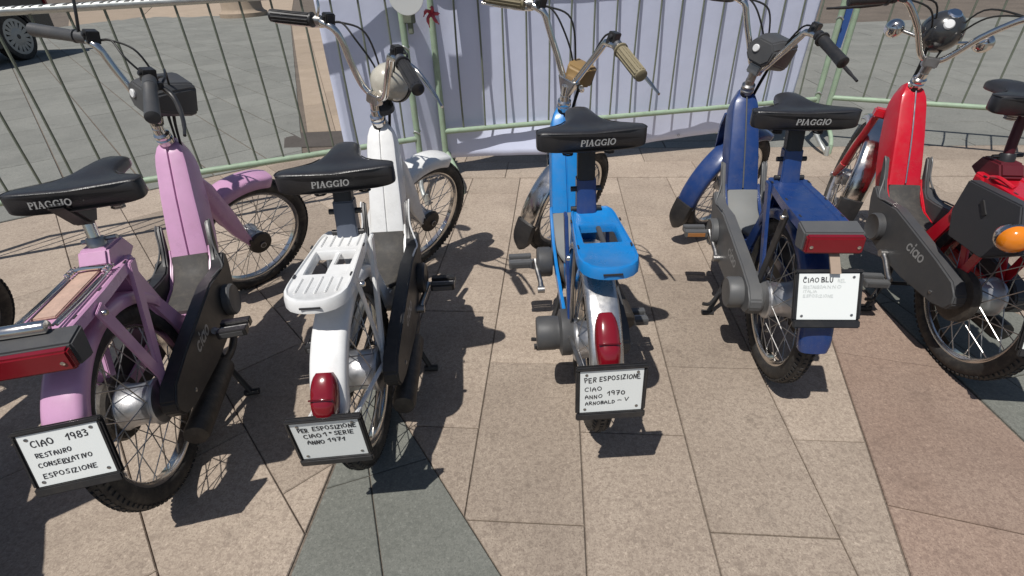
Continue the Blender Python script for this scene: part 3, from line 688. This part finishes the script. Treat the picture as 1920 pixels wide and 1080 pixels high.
    if kind in 'BNR':
        a0 = ff[2]-7; rings = []
        for i in range(9):
            t_ = i/8; a = R_(a0+26*t_); e = Vector((0, math.cos(a), math.sin(a))); hw_ = .047*(1 if t_ < .5 else max(.25, math.sqrt(max(0, 1-((t_-.5)/.52)**2))))
            rad = .297+.03*t_
            rings.append([Vector((x, WB, RW))+e*(rad+z) for x, z in [(-hw_, -.02), (-hw_*.9, 0), (-hw_*.4, .005), (hw_*.4, .005), (hw_*.9, 0), (hw_, -.02), (hw_*.9, -.006), (-hw_*.9, -.006)]])
        S('mud_flap', G().add(*loft(rings)), PLAST, fo, angle=60)
    # head bearing and stem
    S('head_bearing', G().add(*lathe([(.016, -.03), (.023, -.028), (.025, -.012), (.021, -.008), (.024, -.004), (.024, .006), (.017, .012), (.0155, .03)], (0, HU, HW), (0, -.395, .918), 24)), CHROME if kind in 'RBPW' else STEEL)
    hb = lambda x, y, z: (x, y, z+z1)
    stem = G().add(*tube([(0, HU, HW), (0, .705, .80), (0, .700, .822+z1*.5)], [.0155, .0155, .018], 14))
    if kind == 'B': stem.add(*loft([[(-.016, .70, .785), (.016, .70, .785), (.016, .725, .79), (-.016, .725, .79)], [(-.04, .685, .845), (.04, .685, .845), (.04, .72, .85), (-.04, .72, .85)]]))
    else: stem.add(*box((0, .701, .825+z1*.5), (.05, .034, .034)))
    S('stem', stem, CHROME if kind in 'BWP' else STEEL, bevel=.004)
    half = [(0, .706, .826), (.02, .703, .832), (.035, .695, .85), (.06, .680, .893), (.09, .660, .942), (.112, .646, .980), (.124, .637, 1.0), (.14, .63, 1.008), (.195, .614, 1.010), (.31, .558, .989)]
    if kind == 'W': half = [(.0, .706, .826), (.022, .704, .831), (.055, .692, .855), (.085, .668, .92), (.105, .652, .972), (.124, .636, 1.003), (.155, .624, 1.011), (.195, .614, 1.010), (.31, .558, .989)]
    if kind == 'R': half = [(.0, .712, .83), (.04, .705, .845), (.10, .675, .93), (.16, .645, .99), (.19, .635, 1.003), (.215, .625, 1.005), (.235, .614, 1.0), (.345, .56, .98)]
    full = [hb(-x, y, z) for x, y, z in half[::-1]]+[hb(*p) for p in half[1:]]
    bar = S('handlebar', G().add(*tube(full, .0108, 12, 6)), CHROME)
    for s in (-1, 1):
        a = Vector(hb(s*half[-2][0], half[-2][1], half[-2][2])); b = Vector(hb(s*half[-1][0], half[-1][1], half[-1][2])); ax = (b-a).normalized(); L_ = (b-a).length
        gm = c.get('grip', PLAST); prof = [(.012, 0), (.022, .001), (.022, .006), (.0165, .008)]
        if kind == 'P': prof = [(.012, -.04), (.0175, -.038), (.0175, -.005), (.012, -.003), (.019, 0), (.019, .006), (.0165, .01), (.0185, L_), (.0185, L_+.012), (.01, L_+.016)]
        else:
            prof += [(.0165+(.0012 if k % 2 else 0), .01+(L_-.006)*k/14) for k in range(15)] if kind == 'B' else [(.0168, .02), (.0162, .06), (.0172, L_)]
            prof += [(.018, L_+.004), (.018, L_+.01), (.013, L_+.013)]
        gr = S('grip', G().add(*lathe(prof, a, ax, 20)), gm)
        if kind in 'WB':
            g = G(); t0 = Vector((0, 0, 1)); e1 = (t0-ax*t0.dot(ax)).normalized(); e2 = ax.cross(e1)
            for k in range(12):
                an = 2*math.pi*k/12; o_ = (e1*math.cos(an)+e2*math.sin(an))*.0172; g.add(*tube([a+ax*.012+o_, a+ax*(L_+.002)+o_], .0022, 5))
            S('grip_ribs', g, gm, gr)
        # lever: clamp, pivot and blade in front of and below the grip
        back = Vector((0, 1, -.35)).normalized(); q = a-ax*.018
        lm = c.get('lever', CHROME)
        g = G().add(*lathe([(.014, -.009), (.016, -.008), (.016, .008), (.014, .009)], q, ax, 16)).add(*box(q+back*.02, (.016, .026, .02)))
        cl = S('lever_clamp', g, STEEL if kind in 'WB' else PLAST, bevel=.002)
        S('switch_box', G().add(*box(q-ax*.034+Vector((0, -.002, .006)), (.026, .034, .036))).add(*lathe([(.007, 0), (.007, .006), (0, .007)], q-ax*.034+Vector((0, -.02, .012)), (0, -1, .2), 12)), PLAST, bevel=.004)
        g = G().add(*tube([q+back*.028, q+back*.056+ax*.03, q+back*.07+ax*.08, q+back*.078+ax*.15, q+back*.076+ax*.215], [.0065, .0075, .007, .0055, .004], 10, 4)); S('brake_lever', g, lm)
        # cables looping from the lever to the head
        for k, (dx, dz) in enumerate(((.0, .0), (.012, .02))):
            p0 = q+back*.03-ax*.01; m1 = Vector((s*(.085-dx), .685+.03*k, .985+dz+z1)); m2 = Vector((s*(.035-dx*.5), .735+.012*k, .90)); m3 = Vector((s*.016+.006*k, .752, .80)); m4 = Vector((.012*s+.004*k, .768, .70))
            S('cable', G().add(*tube([p0, p0-ax*.03+Vector((0, .012, .006)), m1, m2, m3, m4], .0032, 7, 6)), CABLE)
    # head lamp
    if kind in 'PNX':
        def ring(y, hx, z0, z1_, ch): return [(-hx+ch, y, z0), (hx-ch, y, z0), (hx, y, z0+ch), (hx, y, z1_-ch), (hx-ch, y, z1_), (-hx+ch, y, z1_), (-hx, y, z1_-ch), (-hx, y, z0+ch)]
        g = G().add(*loft([ring(.663, .050, .850, .928, .022), ring(.715, .060, .838, .942, .022), ring(.79, .060, .834, .942, .014), ring(.81, .057, .84, .936, .012)])); lp = S('head_lamp', g, GREYPL, bevel=.005, angle=22)
        S('lamp_glass', G().add(*box((0, .811, .887), (.092, .006, .078))), GLASS, lp, bevel=.003)
        S('dial', G().add(*lathe([(.0125, -.003), (.013, .003), (.011, .005), (0, .005)], (-.018, .662, .895), (0, -1, .02), 20)), DIAL, lp)
        S('lamp_bracket', G().add(*box((0, .715, .838), (.04, .05, .016))), PLAST, lp, bevel=.003)
    elif kind == 'W':
        g = G().add(*lathe([(.0, -.075), (.022, -.072), (.042, -.06), (.056, -.035), (.062, -.005), (.063, .012)], (0, .775, .873), (0, 1, -.12), 30)); lp = S('head_lamp', g, CREAM)
        S('lamp_rim', G().add(*lathe([(.063, .0), (.067, .002), (.067, .014), (.058, .02), (.05, .016)], (0, .787, .872), (0, 1, -.12), 30)), PLAST, lp)
        S('lamp_glass', G().add(*lathe([(.055, .012), (.045, .022), (.02, .028), (0, .029)], (0, .787, .872), (0, 1, -.12), 26)), GLASS, lp)
        S('lamp_bracket', G().add(*lathe([(.02, 0), (.034, .003), (.036, .02), (.02, .03)], (0, .74, .80), (0, .4, -1), 20)), GREYPL, lp)
    elif kind == 'B':
        g = G().add(*loft([[(-.028, .715, .838), (.028, .715, .838), (.030, .712, .88), (-.030, .712, .88)], [(-.039, .74, .824), (.039, .74, .824), (.043, .737, .893), (-.043, .737, .893)], [(-.042, .79, .822), (.042, .79, .822), (.046, .79, .896), (-.046, .79, .896)]])); lp = S('head_lamp', g, TAN, bevel=.008, seg=3)
        S('lamp_glass', G().add(*box((0, .792, .859), (.078, .008, .062))), GLASS, lp, bevel=.003)
        S('lamp_bracket', G().add(*tube([(-.045, .72, .832), (-.03, .755, .812), (.03, .755, .812), (.045, .72, .832)], .008, 10, 4)), CHROME, lp)
    else:
        g = G().add(*lathe([(.0, -.074), (.028, -.070), (.050, -.056), (.064, -.034), (.070, -.005), (.070, .012), (.064, .022), (.045, .028), (0, .03)], (0, .775, .92), (0, .93, -.32), 34)); lp = S('head_lamp', g, mat('gloss_dark_lamp', (.035, .035, .037), .22, coat=.5, rvar=.06))
        for x, y, z, r_ in ((.004, .735, .99, .024), (-.004, .695, .955, .017)):
            nrm_ = Vector((x, y-.775, z-.92)).normalized()
            S('dial', G().add(*lathe([(r_, -.006), (r_, .003), (r_*.8, .007), (0, .0075)], Vector((0, .775, .92))+nrm_*.0712, nrm_, 24)), DIAL if r_ < .02 else MIRROR, lp)
        for s in (-1, 1):                                           # indicators on chrome stalks
            cpt = Vector((s*.145, .79, .905)); g = G().add(*tube([(s*.05, .765, .89), cpt-Vector((s*.01, 0, 0))], .006, 10)); S('indicator_stalk', g, CHROME)
            ind = S('front_indicator', G().add(*lathe([(0, -.034), (.018, -.031), (.029, -.02), (.033, 0), (.033, .008)], cpt, (0, 1, 0), 24)), CHROME)
            S('amber_lens', G().add(*lathe([(.032, .008), (.03, .02), (.018, .03), (0, .033)], cpt, (0, 1, 0), 22)), AMBER, ind)
        cpt = Vector((-.132, -.156, .545)); ind = G().add(*lathe([(0, .04), (.02, .036), (.034, .022), (.039, 0), (.037, -.006)], cpt, (.12, 1, 0), 26)).build('rear_indicator', CHROME, root)
        G().add(*lathe([(.037, .005), (.035, .018), (.026, .031), (.012, .036), (0, .037)], cpt, (-.12, -1, .05), 26)).build('amber_lens', AMBER, ind)
        G().add(*tube([cpt, (-.06, -.12, .55)], .006, 10)).build('indicator_stalk', CHROME, root)
    # mirror
    for s in c.get('mirrors', []):
        q = Vector(hb(s*half[-2][0]*.92, half[-2][1], half[-2][2])); top = q+(Vector((s*.225, .045, .185)) if kind == 'W' else Vector((s*.05, .03, .20)))
        ms = S('mirror_stem', G().add(*tube([q, q+Vector((s*.004, .006, .06)), q.lerp(top, .62)+Vector((0, 0, .02)), top], .0045, 8, 5)), PLAST if kind in 'PNX' else CHROME)
        mm = S('mirror', G().add(*lathe([(0, .018), (.03, .014), (.05, .005), (.054, -.004), (.051, -.006)], top+Vector((0, .01, .03)), (0, 1, .1), 28)), PLAST)
        S('mirror_glass', G().add(*lathe([(.051, .0), (0, .0005)], top+Vector((0, .004, .03)), (0, -1, -.1), 28)), MIRROR, mm)
    return root

PR = dict(PINK=PINK)
BIKES = [
 dict(k='P', label='pink moped with a sprung clip on its rear rack, plate dated 1983', x=-.956, y=.9608, z=.006, yaw=-10.447, lean=-1.62, tau=-.7, steer=50, sy=-1, sx=.027, dws=-.013, plate=(-.263, .377, 15.3, -1.9), paint=PINK, groove=.0032, cover=PLAST, covertrim=MIDGREY, cap=MIDGREY, chromepost=True, tx=-.042, crank=142, mirrors=[-1], mat=MATB, grip=GREYPL, lever=PLAST, bdz=-.012, fend=147,
   lines=[('CIAO', .13, .25, .115, .0, .27), ('1983', .58, .24, .12, .03, .26), ('RESTAURO', .13, .46, .08, .03, .43), ('CONSERVATIVO', .11, .645, .08, .03, .66), ('-', .41, .69, .08, .0, .12), ('ESPOSIZIONE', .11, .865, .085, .03, .66)]),
 dict(k='W', label='white moped with a ribbed rack tray and a red light on its tail', x=-.4156, y=1.0671, yaw=-.94, lean=-.63, tau=.1, steer=41, sy=-6, dws=-.027, plate=(-.2996, .3299, -2.7, -2.4), paint=WHITE, cover=PLAST, covertrim=WHITE, tx=-.012, crank=10, mirrors=[-1], mat=MATB, refl=MIDGREY, fend=159,
   lines=[('PER', .09, .25, .1, .0, .14), ('ESPOSIZIONE', .31, .22, .1, .02, .62), ('CIAO', .14, .42, .1, .02, .25), ('1°', .45, .39, .1, .0, .1), ('SERIE', .60, .38, .1, .02, .27), ('ANNO', .16, .59, .1, .0, .24), ('1971', .48, .565, .1, .02, .23)]),
 dict(k='B', label='bright blue moped with aged yellow grips and a tan head lamp', x=.2237, y=1.1679, z=-.004, yaw=-.2, lean=-.73, tau=.6, steer=47, sy=-1.96, dws=.0205, plate=(-.3118, .3658, 5.85, -1.), paint=BLUE, fender=SATIN, cover=GREYPL, nocover=-1, tx=.012, crank=25, cs=-1, mirrors=[-1], mat=MATG, matend=.03, grip=OLIVE, pedal=MIDGREY, bdz=.008, fend=162,
   lines=[('PER', .075, .27, .105, .0, .17), ('ESPOSIZIONE', .31, .245, .1, .02, .62), ('CIAO', .075, .48, .09, .02, .26), ('ANNO', .085, .665, .085, .02, .26), ('1970', .45, .60, .1, .02, .26), ('ARNOBALD', .09, .82, .075, .03, .46), ('~', .61, .77, .06, .0, .06), ('V', .72, .76, .085, .0, .06)]),
 dict(k='N', label='navy blue moped with a grey footwell mat and an orange pedal reflector', x=.8532, y=1.3211, yaw=7.84, lean=-1.37, tau=-.13, steer=51, sy=4.5, plate=(-.262, .45, 24, -1.9), paint=NAVY, strip=MIDGREY, groove=.0012, cover=MIDGREY, covertrim=MIDGREY, can=True, tx=.018, crank=28, cs=-1, mirrors=[], mat=MATG, matend=.022, pedal=MIDGREY, lever=PLAST, fend=176,
   lines=[('CIAO', .07, .19, .095, .0, .25), ('BLU', .38, .19, .1, .0, .18), ('NEL', .65, .19, .07, .0, .12, 1), ('RESTAURO', .08, .32, .06, .0, .3, 1), ('ANNO', .4, .32, .06, .0, .3, 1), ('ITALIA', .08, .41, .05, .0, .22, 1), ('ESPOSIZIONE', .09, .51, .055, .0, .48, 1)]),
 dict(k='R', label='red moped with a round dark head lamp and chrome ball indicators', x=1.4576, y=1.3014, yaw=7.76, lean=.85, tau=.26, steer=20, sy=1, sx=.012, dws=.02, plate=(-.275, .345, 18, 0), paint=RED, strip=CHROME, groove=.0012, cover=GREYPL, covertrim=MIDGREY, chromepost=True, crank=204, cs=-1, mirrors=[], mat=MATB, matend=.05, pedal=MIDGREY, lever=PLAST, fend=148, lines=[]),
 dict(k='X', label='moped mostly outside the picture at its left edge, only a black tyre showing', x=-1.405, y=.45, yaw=-32, lean=-1.2, steer=50, sy=0, plate=(-.263, .377, 15, 0), paint=SILV, cover=PLAST, chromepost=True, crank=200, mirrors=[], lever=PLAST, fend=147, lines=[]),
]
for b in BIKES: moped(b)

# ------------------------------------------------------------------ crowd barriers
def barrier(label, a, b, offs, n, ends, letters=False):
    a = Vector((*a, 0)); b = Vector((*b, 0)); dr = (b-a).normalized(); L_ = (b-a).length; nb = Vector((-dr.y, dr.x, 0))
    root = empty('crowd_barrier', a); tag(root, label, 'barrier', 'crowd barriers'); H, Zb = 1.08, .3
    at = lambda s, z, o=0: dr*s+nb*o+Vector((0, 0, z))
    tr = G().add(*tube([at(0, H), at(L_, H)], .0175, 14)).build('top_rail', ZINC if letters else GALV, root)
    if letters:
        g = G(); x = .72
        for k in range(34):
            wd = random.uniform(.010, .022); x += wd+random.uniform(.010, .024)
            q = []
            for i in range(4):
                an = R_(35+i*24); q.append([dr*(x+sx*wd/2+.01*(i-1.5))-nb*.0179*math.cos(an)*1+Vector((0, 0, H+.0179*math.sin(an))) for sx in (-1, 1)])
            for i in range(3):
                g.add([q[i][0], q[i][1], q[i+1][1], q[i+1][0]], [(0, 1, 2, 3)])
        g.build('stencilled_marks', INK, tr)
    G().add(*tube([at(0, Zb), at(L_, Zb)], .0165, 14)).build('bottom_rail', GALV, root)
    for s in (0, L_):
        G().add(*tube([at(s, .16), at(s, .5), at(s, H+.002)], .0185, 14)).build('post', GALV if (s == 0) == ends[0] or True else GALVD, root)
    for k in range(n):
        s = offs+k*.1362
        if s > L_-.05: break
        e1, e2, e3 = (random.uniform(-.004, .004) for _ in range(3)); G().add(*tube([at(s, Zb+.01), at(s+e1, .68, e2), at(s+e3*.5, H-.01)], .0056, 8, 3)).build('bar', GALVD, root)
    for s in (.0, L_):
        in_ = .06 if s == 0 else -.06
        g = G().add(*tube([at(s, .18), at(s+in_*.3, .15, -.03), at(s+in_, .07, -.20), at(s+in_, .016, -.29)], .014, 10, 5)); g.add(*tube([at(s, .18), at(s+in_*.3, .15, .03), at(s+in_, .07, .20), at(s+in_, .016, .29)], .014, 10, 5))
        g.add(*tube([at(s+in_, .06, -.285), at(s+in_, .0, -.295)], .015, 10)); g.add(*tube([at(s+in_, .06, .285), at(s+in_, .0, .295)], .015, 10)); g.build('foot', ZINC if s else GALV, root)
    g = G()
    for s, z in ((L_, .34), (L_, .80)):
        g.add(*tube([at(s+.02*math.cos(t), z, .02*math.sin(t))+Vector((0, 0, .01*math.sin(t*2))) for t in [i*.55 for i in range(11)]], .005, 7))
    g.build('coupling_hook', ZINC, root)
    return at, dr, nb
LB, LA = Vector((-.53, 3.068)), Vector((-2.86, 2.125))
barrier('pale green crowd barrier on the left, behind the pink and white mopeds', LA, LB, .12, 18, (1, 1), True)
MA, MB = Vector((-.388, 3.195)), Vector((2.165, 3.632))
barrier('pale green crowd barrier hung with the white sheet, behind the blue mopeds', MA, MB, .128, 20, (1, 1))
RA, RB = Vector((2.272, 3.655)), Vector((4.5, 2.51))
barrier('pale green crowd barrier on the right, behind the red moped', RA, RB, .19, 20, (1, 1))

# ------------------------------------------------------------------ white sheet behind the bars
def sheet():
    ld = (LB-LA).normalized(); ln_ = Vector((-ld.y, ld.x)); md = (MB-MA).normalized(); mn = Vector((-md.y, md.x))
    path = [LB-ld*.42+ln_*.075, LB-ld*.2+ln_*.07, LB-ld*.02+ln_*.07, MA+mn*.06+md*.03]+[MA+md*(.2+.112*k)+mn*.068 for k in range(21)]
    path = [p.to_3d() for p in path]; P = spline(path, 5); nx, nz = len(P), 26; V = []; F = []
    for i, p in enumerate(P):
        t = i/(nx-1); a = P[max(i-1, 0)]; b = P[min(i+1, nx-1)]; nn = (b-a).normalized(); nn = Vector((-nn.y, nn.x, 0))
        zb = .095+.02*math.sin(t*9)+.05*max(0, .12-t)/.12
        for j in range(nz):
            s = j/(nz-1); z = zb+(1.075-zb)*s
            o = (1-s)*(.004*math.sin(t*31+s*1.3)+.0025*math.sin(t*71+s*4)+.006*math.sin(t*13+s*2.7))-.052*s*min(1, max(0, (t-.02)/.1))
            if t < .46: o -= .075*max(0, 1-s*5)*math.sin(math.pi*min(1, max(0, (t-.1)/.36)))
            V.append((p.x+nn.x*o, p.y+nn.y*o, z))
    for i in range(nx-1):
        for j in range(nz-1): F.append((i*nz+j, (i+1)*nz+j, (i+1)*nz+j+1, i*nz+j+1))
    g = G().add(V, F); o = g.build('banner_sheet', BANNER, angle=80)
    md_ = o.modifiers.new('Solidify', 'SOLIDIFY'); md_.thickness = .0015
    tag(o, 'plain white sheet hanging behind the bars of the middle barrier', 'banner')
    g = G().add(*lathe([(.006, -.003), (.009, .0), (.006, .003)], (0, 0, 0), (0, 1, 0), 12, closed=True)); p = MA+md*1.62+mn*.066; g.xf(lambda q: (q[0]+p.x, q[1]+p.y-.01, q[2]+.12)).build('eyelet', STEEL, o)
sheet()
# round-ended white boards on a bracket; tops unseen, shaped to shadow the sheet
md3 = Vector((MB-MA).normalized().to_3d()); mn3 = Vector((-md3.y, md3.x, 0)); P0 = Vector((-.45, 3.12, 0))
rt = empty('sign_shadow_boards', P0); tag(rt, 'round-ended white sign boards over the barrier posts, mostly unseen and shaped to shadow the sheet', 'sign')
def paddle(sc_, D, zb, hw, name):
    out = [(hw*math.cos(R_(180+180*k/24)), zb+hw*1.05+hw*1.05*math.sin(R_(180+180*k/24))) for k in range(25)]+[(hw, zb+.55), (-hw, zb+.55)]
    f = lambda x, z, o: Vector((MA.x, MA.y, 0))+md3*(sc_+x)-mn3*(D+o+.05*(z-zb))+Vector((0, 0, z))-P0
    n = len(out); V = [f(x, z, 0) for x, z in out]+[f(x, z, .007) for x, z in out]
    return G().add(V, [tuple(range(n)), tuple(range(2*n-1, n-1, -1))]+[(i, (i+1) % n, (i+1) % n+n, i+n) for i in range(n)]).build(name, DISC, rt, bevel=.002)
DISC = mat('disc_white', (.74, .76, .74), .4, var=.04)
paddle(-.125, .20, .962, .088, 'board'); paddle(-.02, .19, 1.235, .085, 'board')  # higher second board is unseen, added for the shadow lobe on the sheet
G().add(*box((-.045, -.05, .955), (.07, .035, .075))).add(*box((-.04, -.045, .895), (.028, .022, .06))).build('bracket', GALVD, rt, bevel=.004)
G().add(*tube([(-.045, -.05, .96), (-.05, -.1, 1.1), (-.05, -.17, 1.3), (.02, -.17, 1.4)], .008, 8, 4)).build('arm', GALVD, rt)
tp = G()
for k in range(5):
    a = k*1.3; q = Vector((-.375, 3.135, .955)); tp.add(*tube([q, q+Vector((.03*math.cos(a), -.03, .03*math.sin(a))), q+Vector((.045*math.cos(a+.4), -.02, .05*math.sin(a+.4)-.02))], [.012, .009, .003], 6, 3))
tag(tp.build('barrier_tape', TAPE), 'knotted scrap of red tape tied to the barrier post', 'tape')
g = G()
q0 = Vector((2.21, 3.655)); rings = []
for z in (.62, .75, .9, 1.05, 1.12): x = .006*math.sin(z*17); rings.append([(q0.x-.028+x, q0.y-.012, z), (q0.x+.026+x, q0.y-.014, z), (q0.x+.026+x, q0.y-.010, z), (q0.x-.028+x, q0.y-.008, z)])
tag(g.add(*loft(rings)).build('blue_strap', BLUETAPE), 'flat blue strap hanging between the barrier posts on the right', 'strap')

# ------------------------------------------------------------------ parked car and stone plinth far behind
def car():
    root = empty('parked_car', (-7.85, 9.35, 0)); tag(root, 'dark parked car with pale multi-spoke wheels beyond the left barrier', 'car')
    def archpts(yc, r=.40, n=9): return [(yc+r*math.cos(R_(180-180*k/n)), .33+r*math.sin(R_(180-180*k/n))) for k in range(n+1)]
    low = [(-3.35, .22)]+archpts(-2.5)+archpts(0)+[(.75, .24)]
    prof = low+[(.86, .40), (.88, .75), (.80, .98), (.62, 1.02), (.30, 1.42), (-.2, 1.49), (-1.1, 1.45), (-1.75, 1.02), (-2.9, .90), (-3.3, .72), (-3.42, .45)]
    V, F = prism(prof, 0, -1.68); g = G().add(V, F); g.build('body', CARP, root, bevel=.03, seg=3)
    for yc in (0, -2.5):
        for xs in (-.02, -1.66):
            s = 1 if xs > -.5 else -1
            ty = G().add(*lathe([(.26, -.09), (.29, -.1), (.335, -.09), (.345, -.06), (.345, .06), (.335, .09), (.29, .1), (.26, .09)], (xs-s*.08, yc, .345), (1, 0, 0), 40, closed=True)).build('wheel', RUBBER, root)
            g = G().add(*lathe([(.27, 0), (.272, .012), (.23, .016), (.225, .01)], (xs, yc, .345), (s, 0, 0), 40)); 
            g2 = G().add(*lathe([(.0, .02), (.09, .02), (.125, .012), (.127, .0)], (xs, yc, .345), (s, 0, 0), 30))
            for k in range(16):
                a = 2*math.pi*k/16; e = Vector((0, math.cos(a), math.sin(a))); t = Vector((0, -math.sin(a), math.cos(a)))
                g2.add(*box(Vector((xs+s*.006, yc, .345))+e*.18, (.012, .052, .13), Matrix(((1, 0, 0), t, e)).transposed()))
            g2.add(*lathe([(.262, .0), (.262, .014), (.222, .014), (.222, .0)], (xs, yc, .345), (s, 0, 0), 40, closed=True))
            g2.build('rim', WHEELG, ty); G().add(*lathe([(.258, -.02), (0, -.02)], (xs, yc, .345), (s, 0, 0), 30)).build('brake_disc', PLAST, ty)
            G().add(*lathe([(.035, .02), (.03, .026), (0, .027)], (xs, yc, .345), (s, 0, 0), 16)).build('hub_cap', PLAST, ty)
    G().add(*prism([(-1.62, 1.04), (.25, 1.04), (.12, 1.33), (-.25, 1.40), (-1.1, 1.37)], .004, -.01)).build('side_window', GLASS, root)
    G().add(*prism([(.64, 1.03), (.33, 1.39), (.36, 1.42), (.68, 1.06)], -.2, -1.48)).build('rear_window', GLASS, root)
    G().add(*box((-.06, .86, .82), (.18, .06, .16))).build('tail_light', LENS, root, bevel=.01)
    G().add(*box((-.84, .87, .42), (1.6, .08, .2))).build('bumper', PLAST, root, bevel=.03)
    G().add(*box((.004, -1.25, .27), (.03, 1.7, .09))).build('sill', PLAST, root, bevel=.01)
    G().add(*box((.012, -.75, .93), (.02, .2, .025))).build('door_handle', PLAST, root, bevel=.006)
car()
pl = G().add(*lathe([(.62, 0), (.62, .10), (.55, .14), (.52, .2), (.52, .75), (.56, .8), (.6, .84), (.6, .92), (.0, .92)], (-7.15, 16.2, 0), (0, 0, 1), 40)).build('stone_plinth', SAND)
tag(pl, 'round pale stone plinth standing far behind the left barrier', 'plinth')
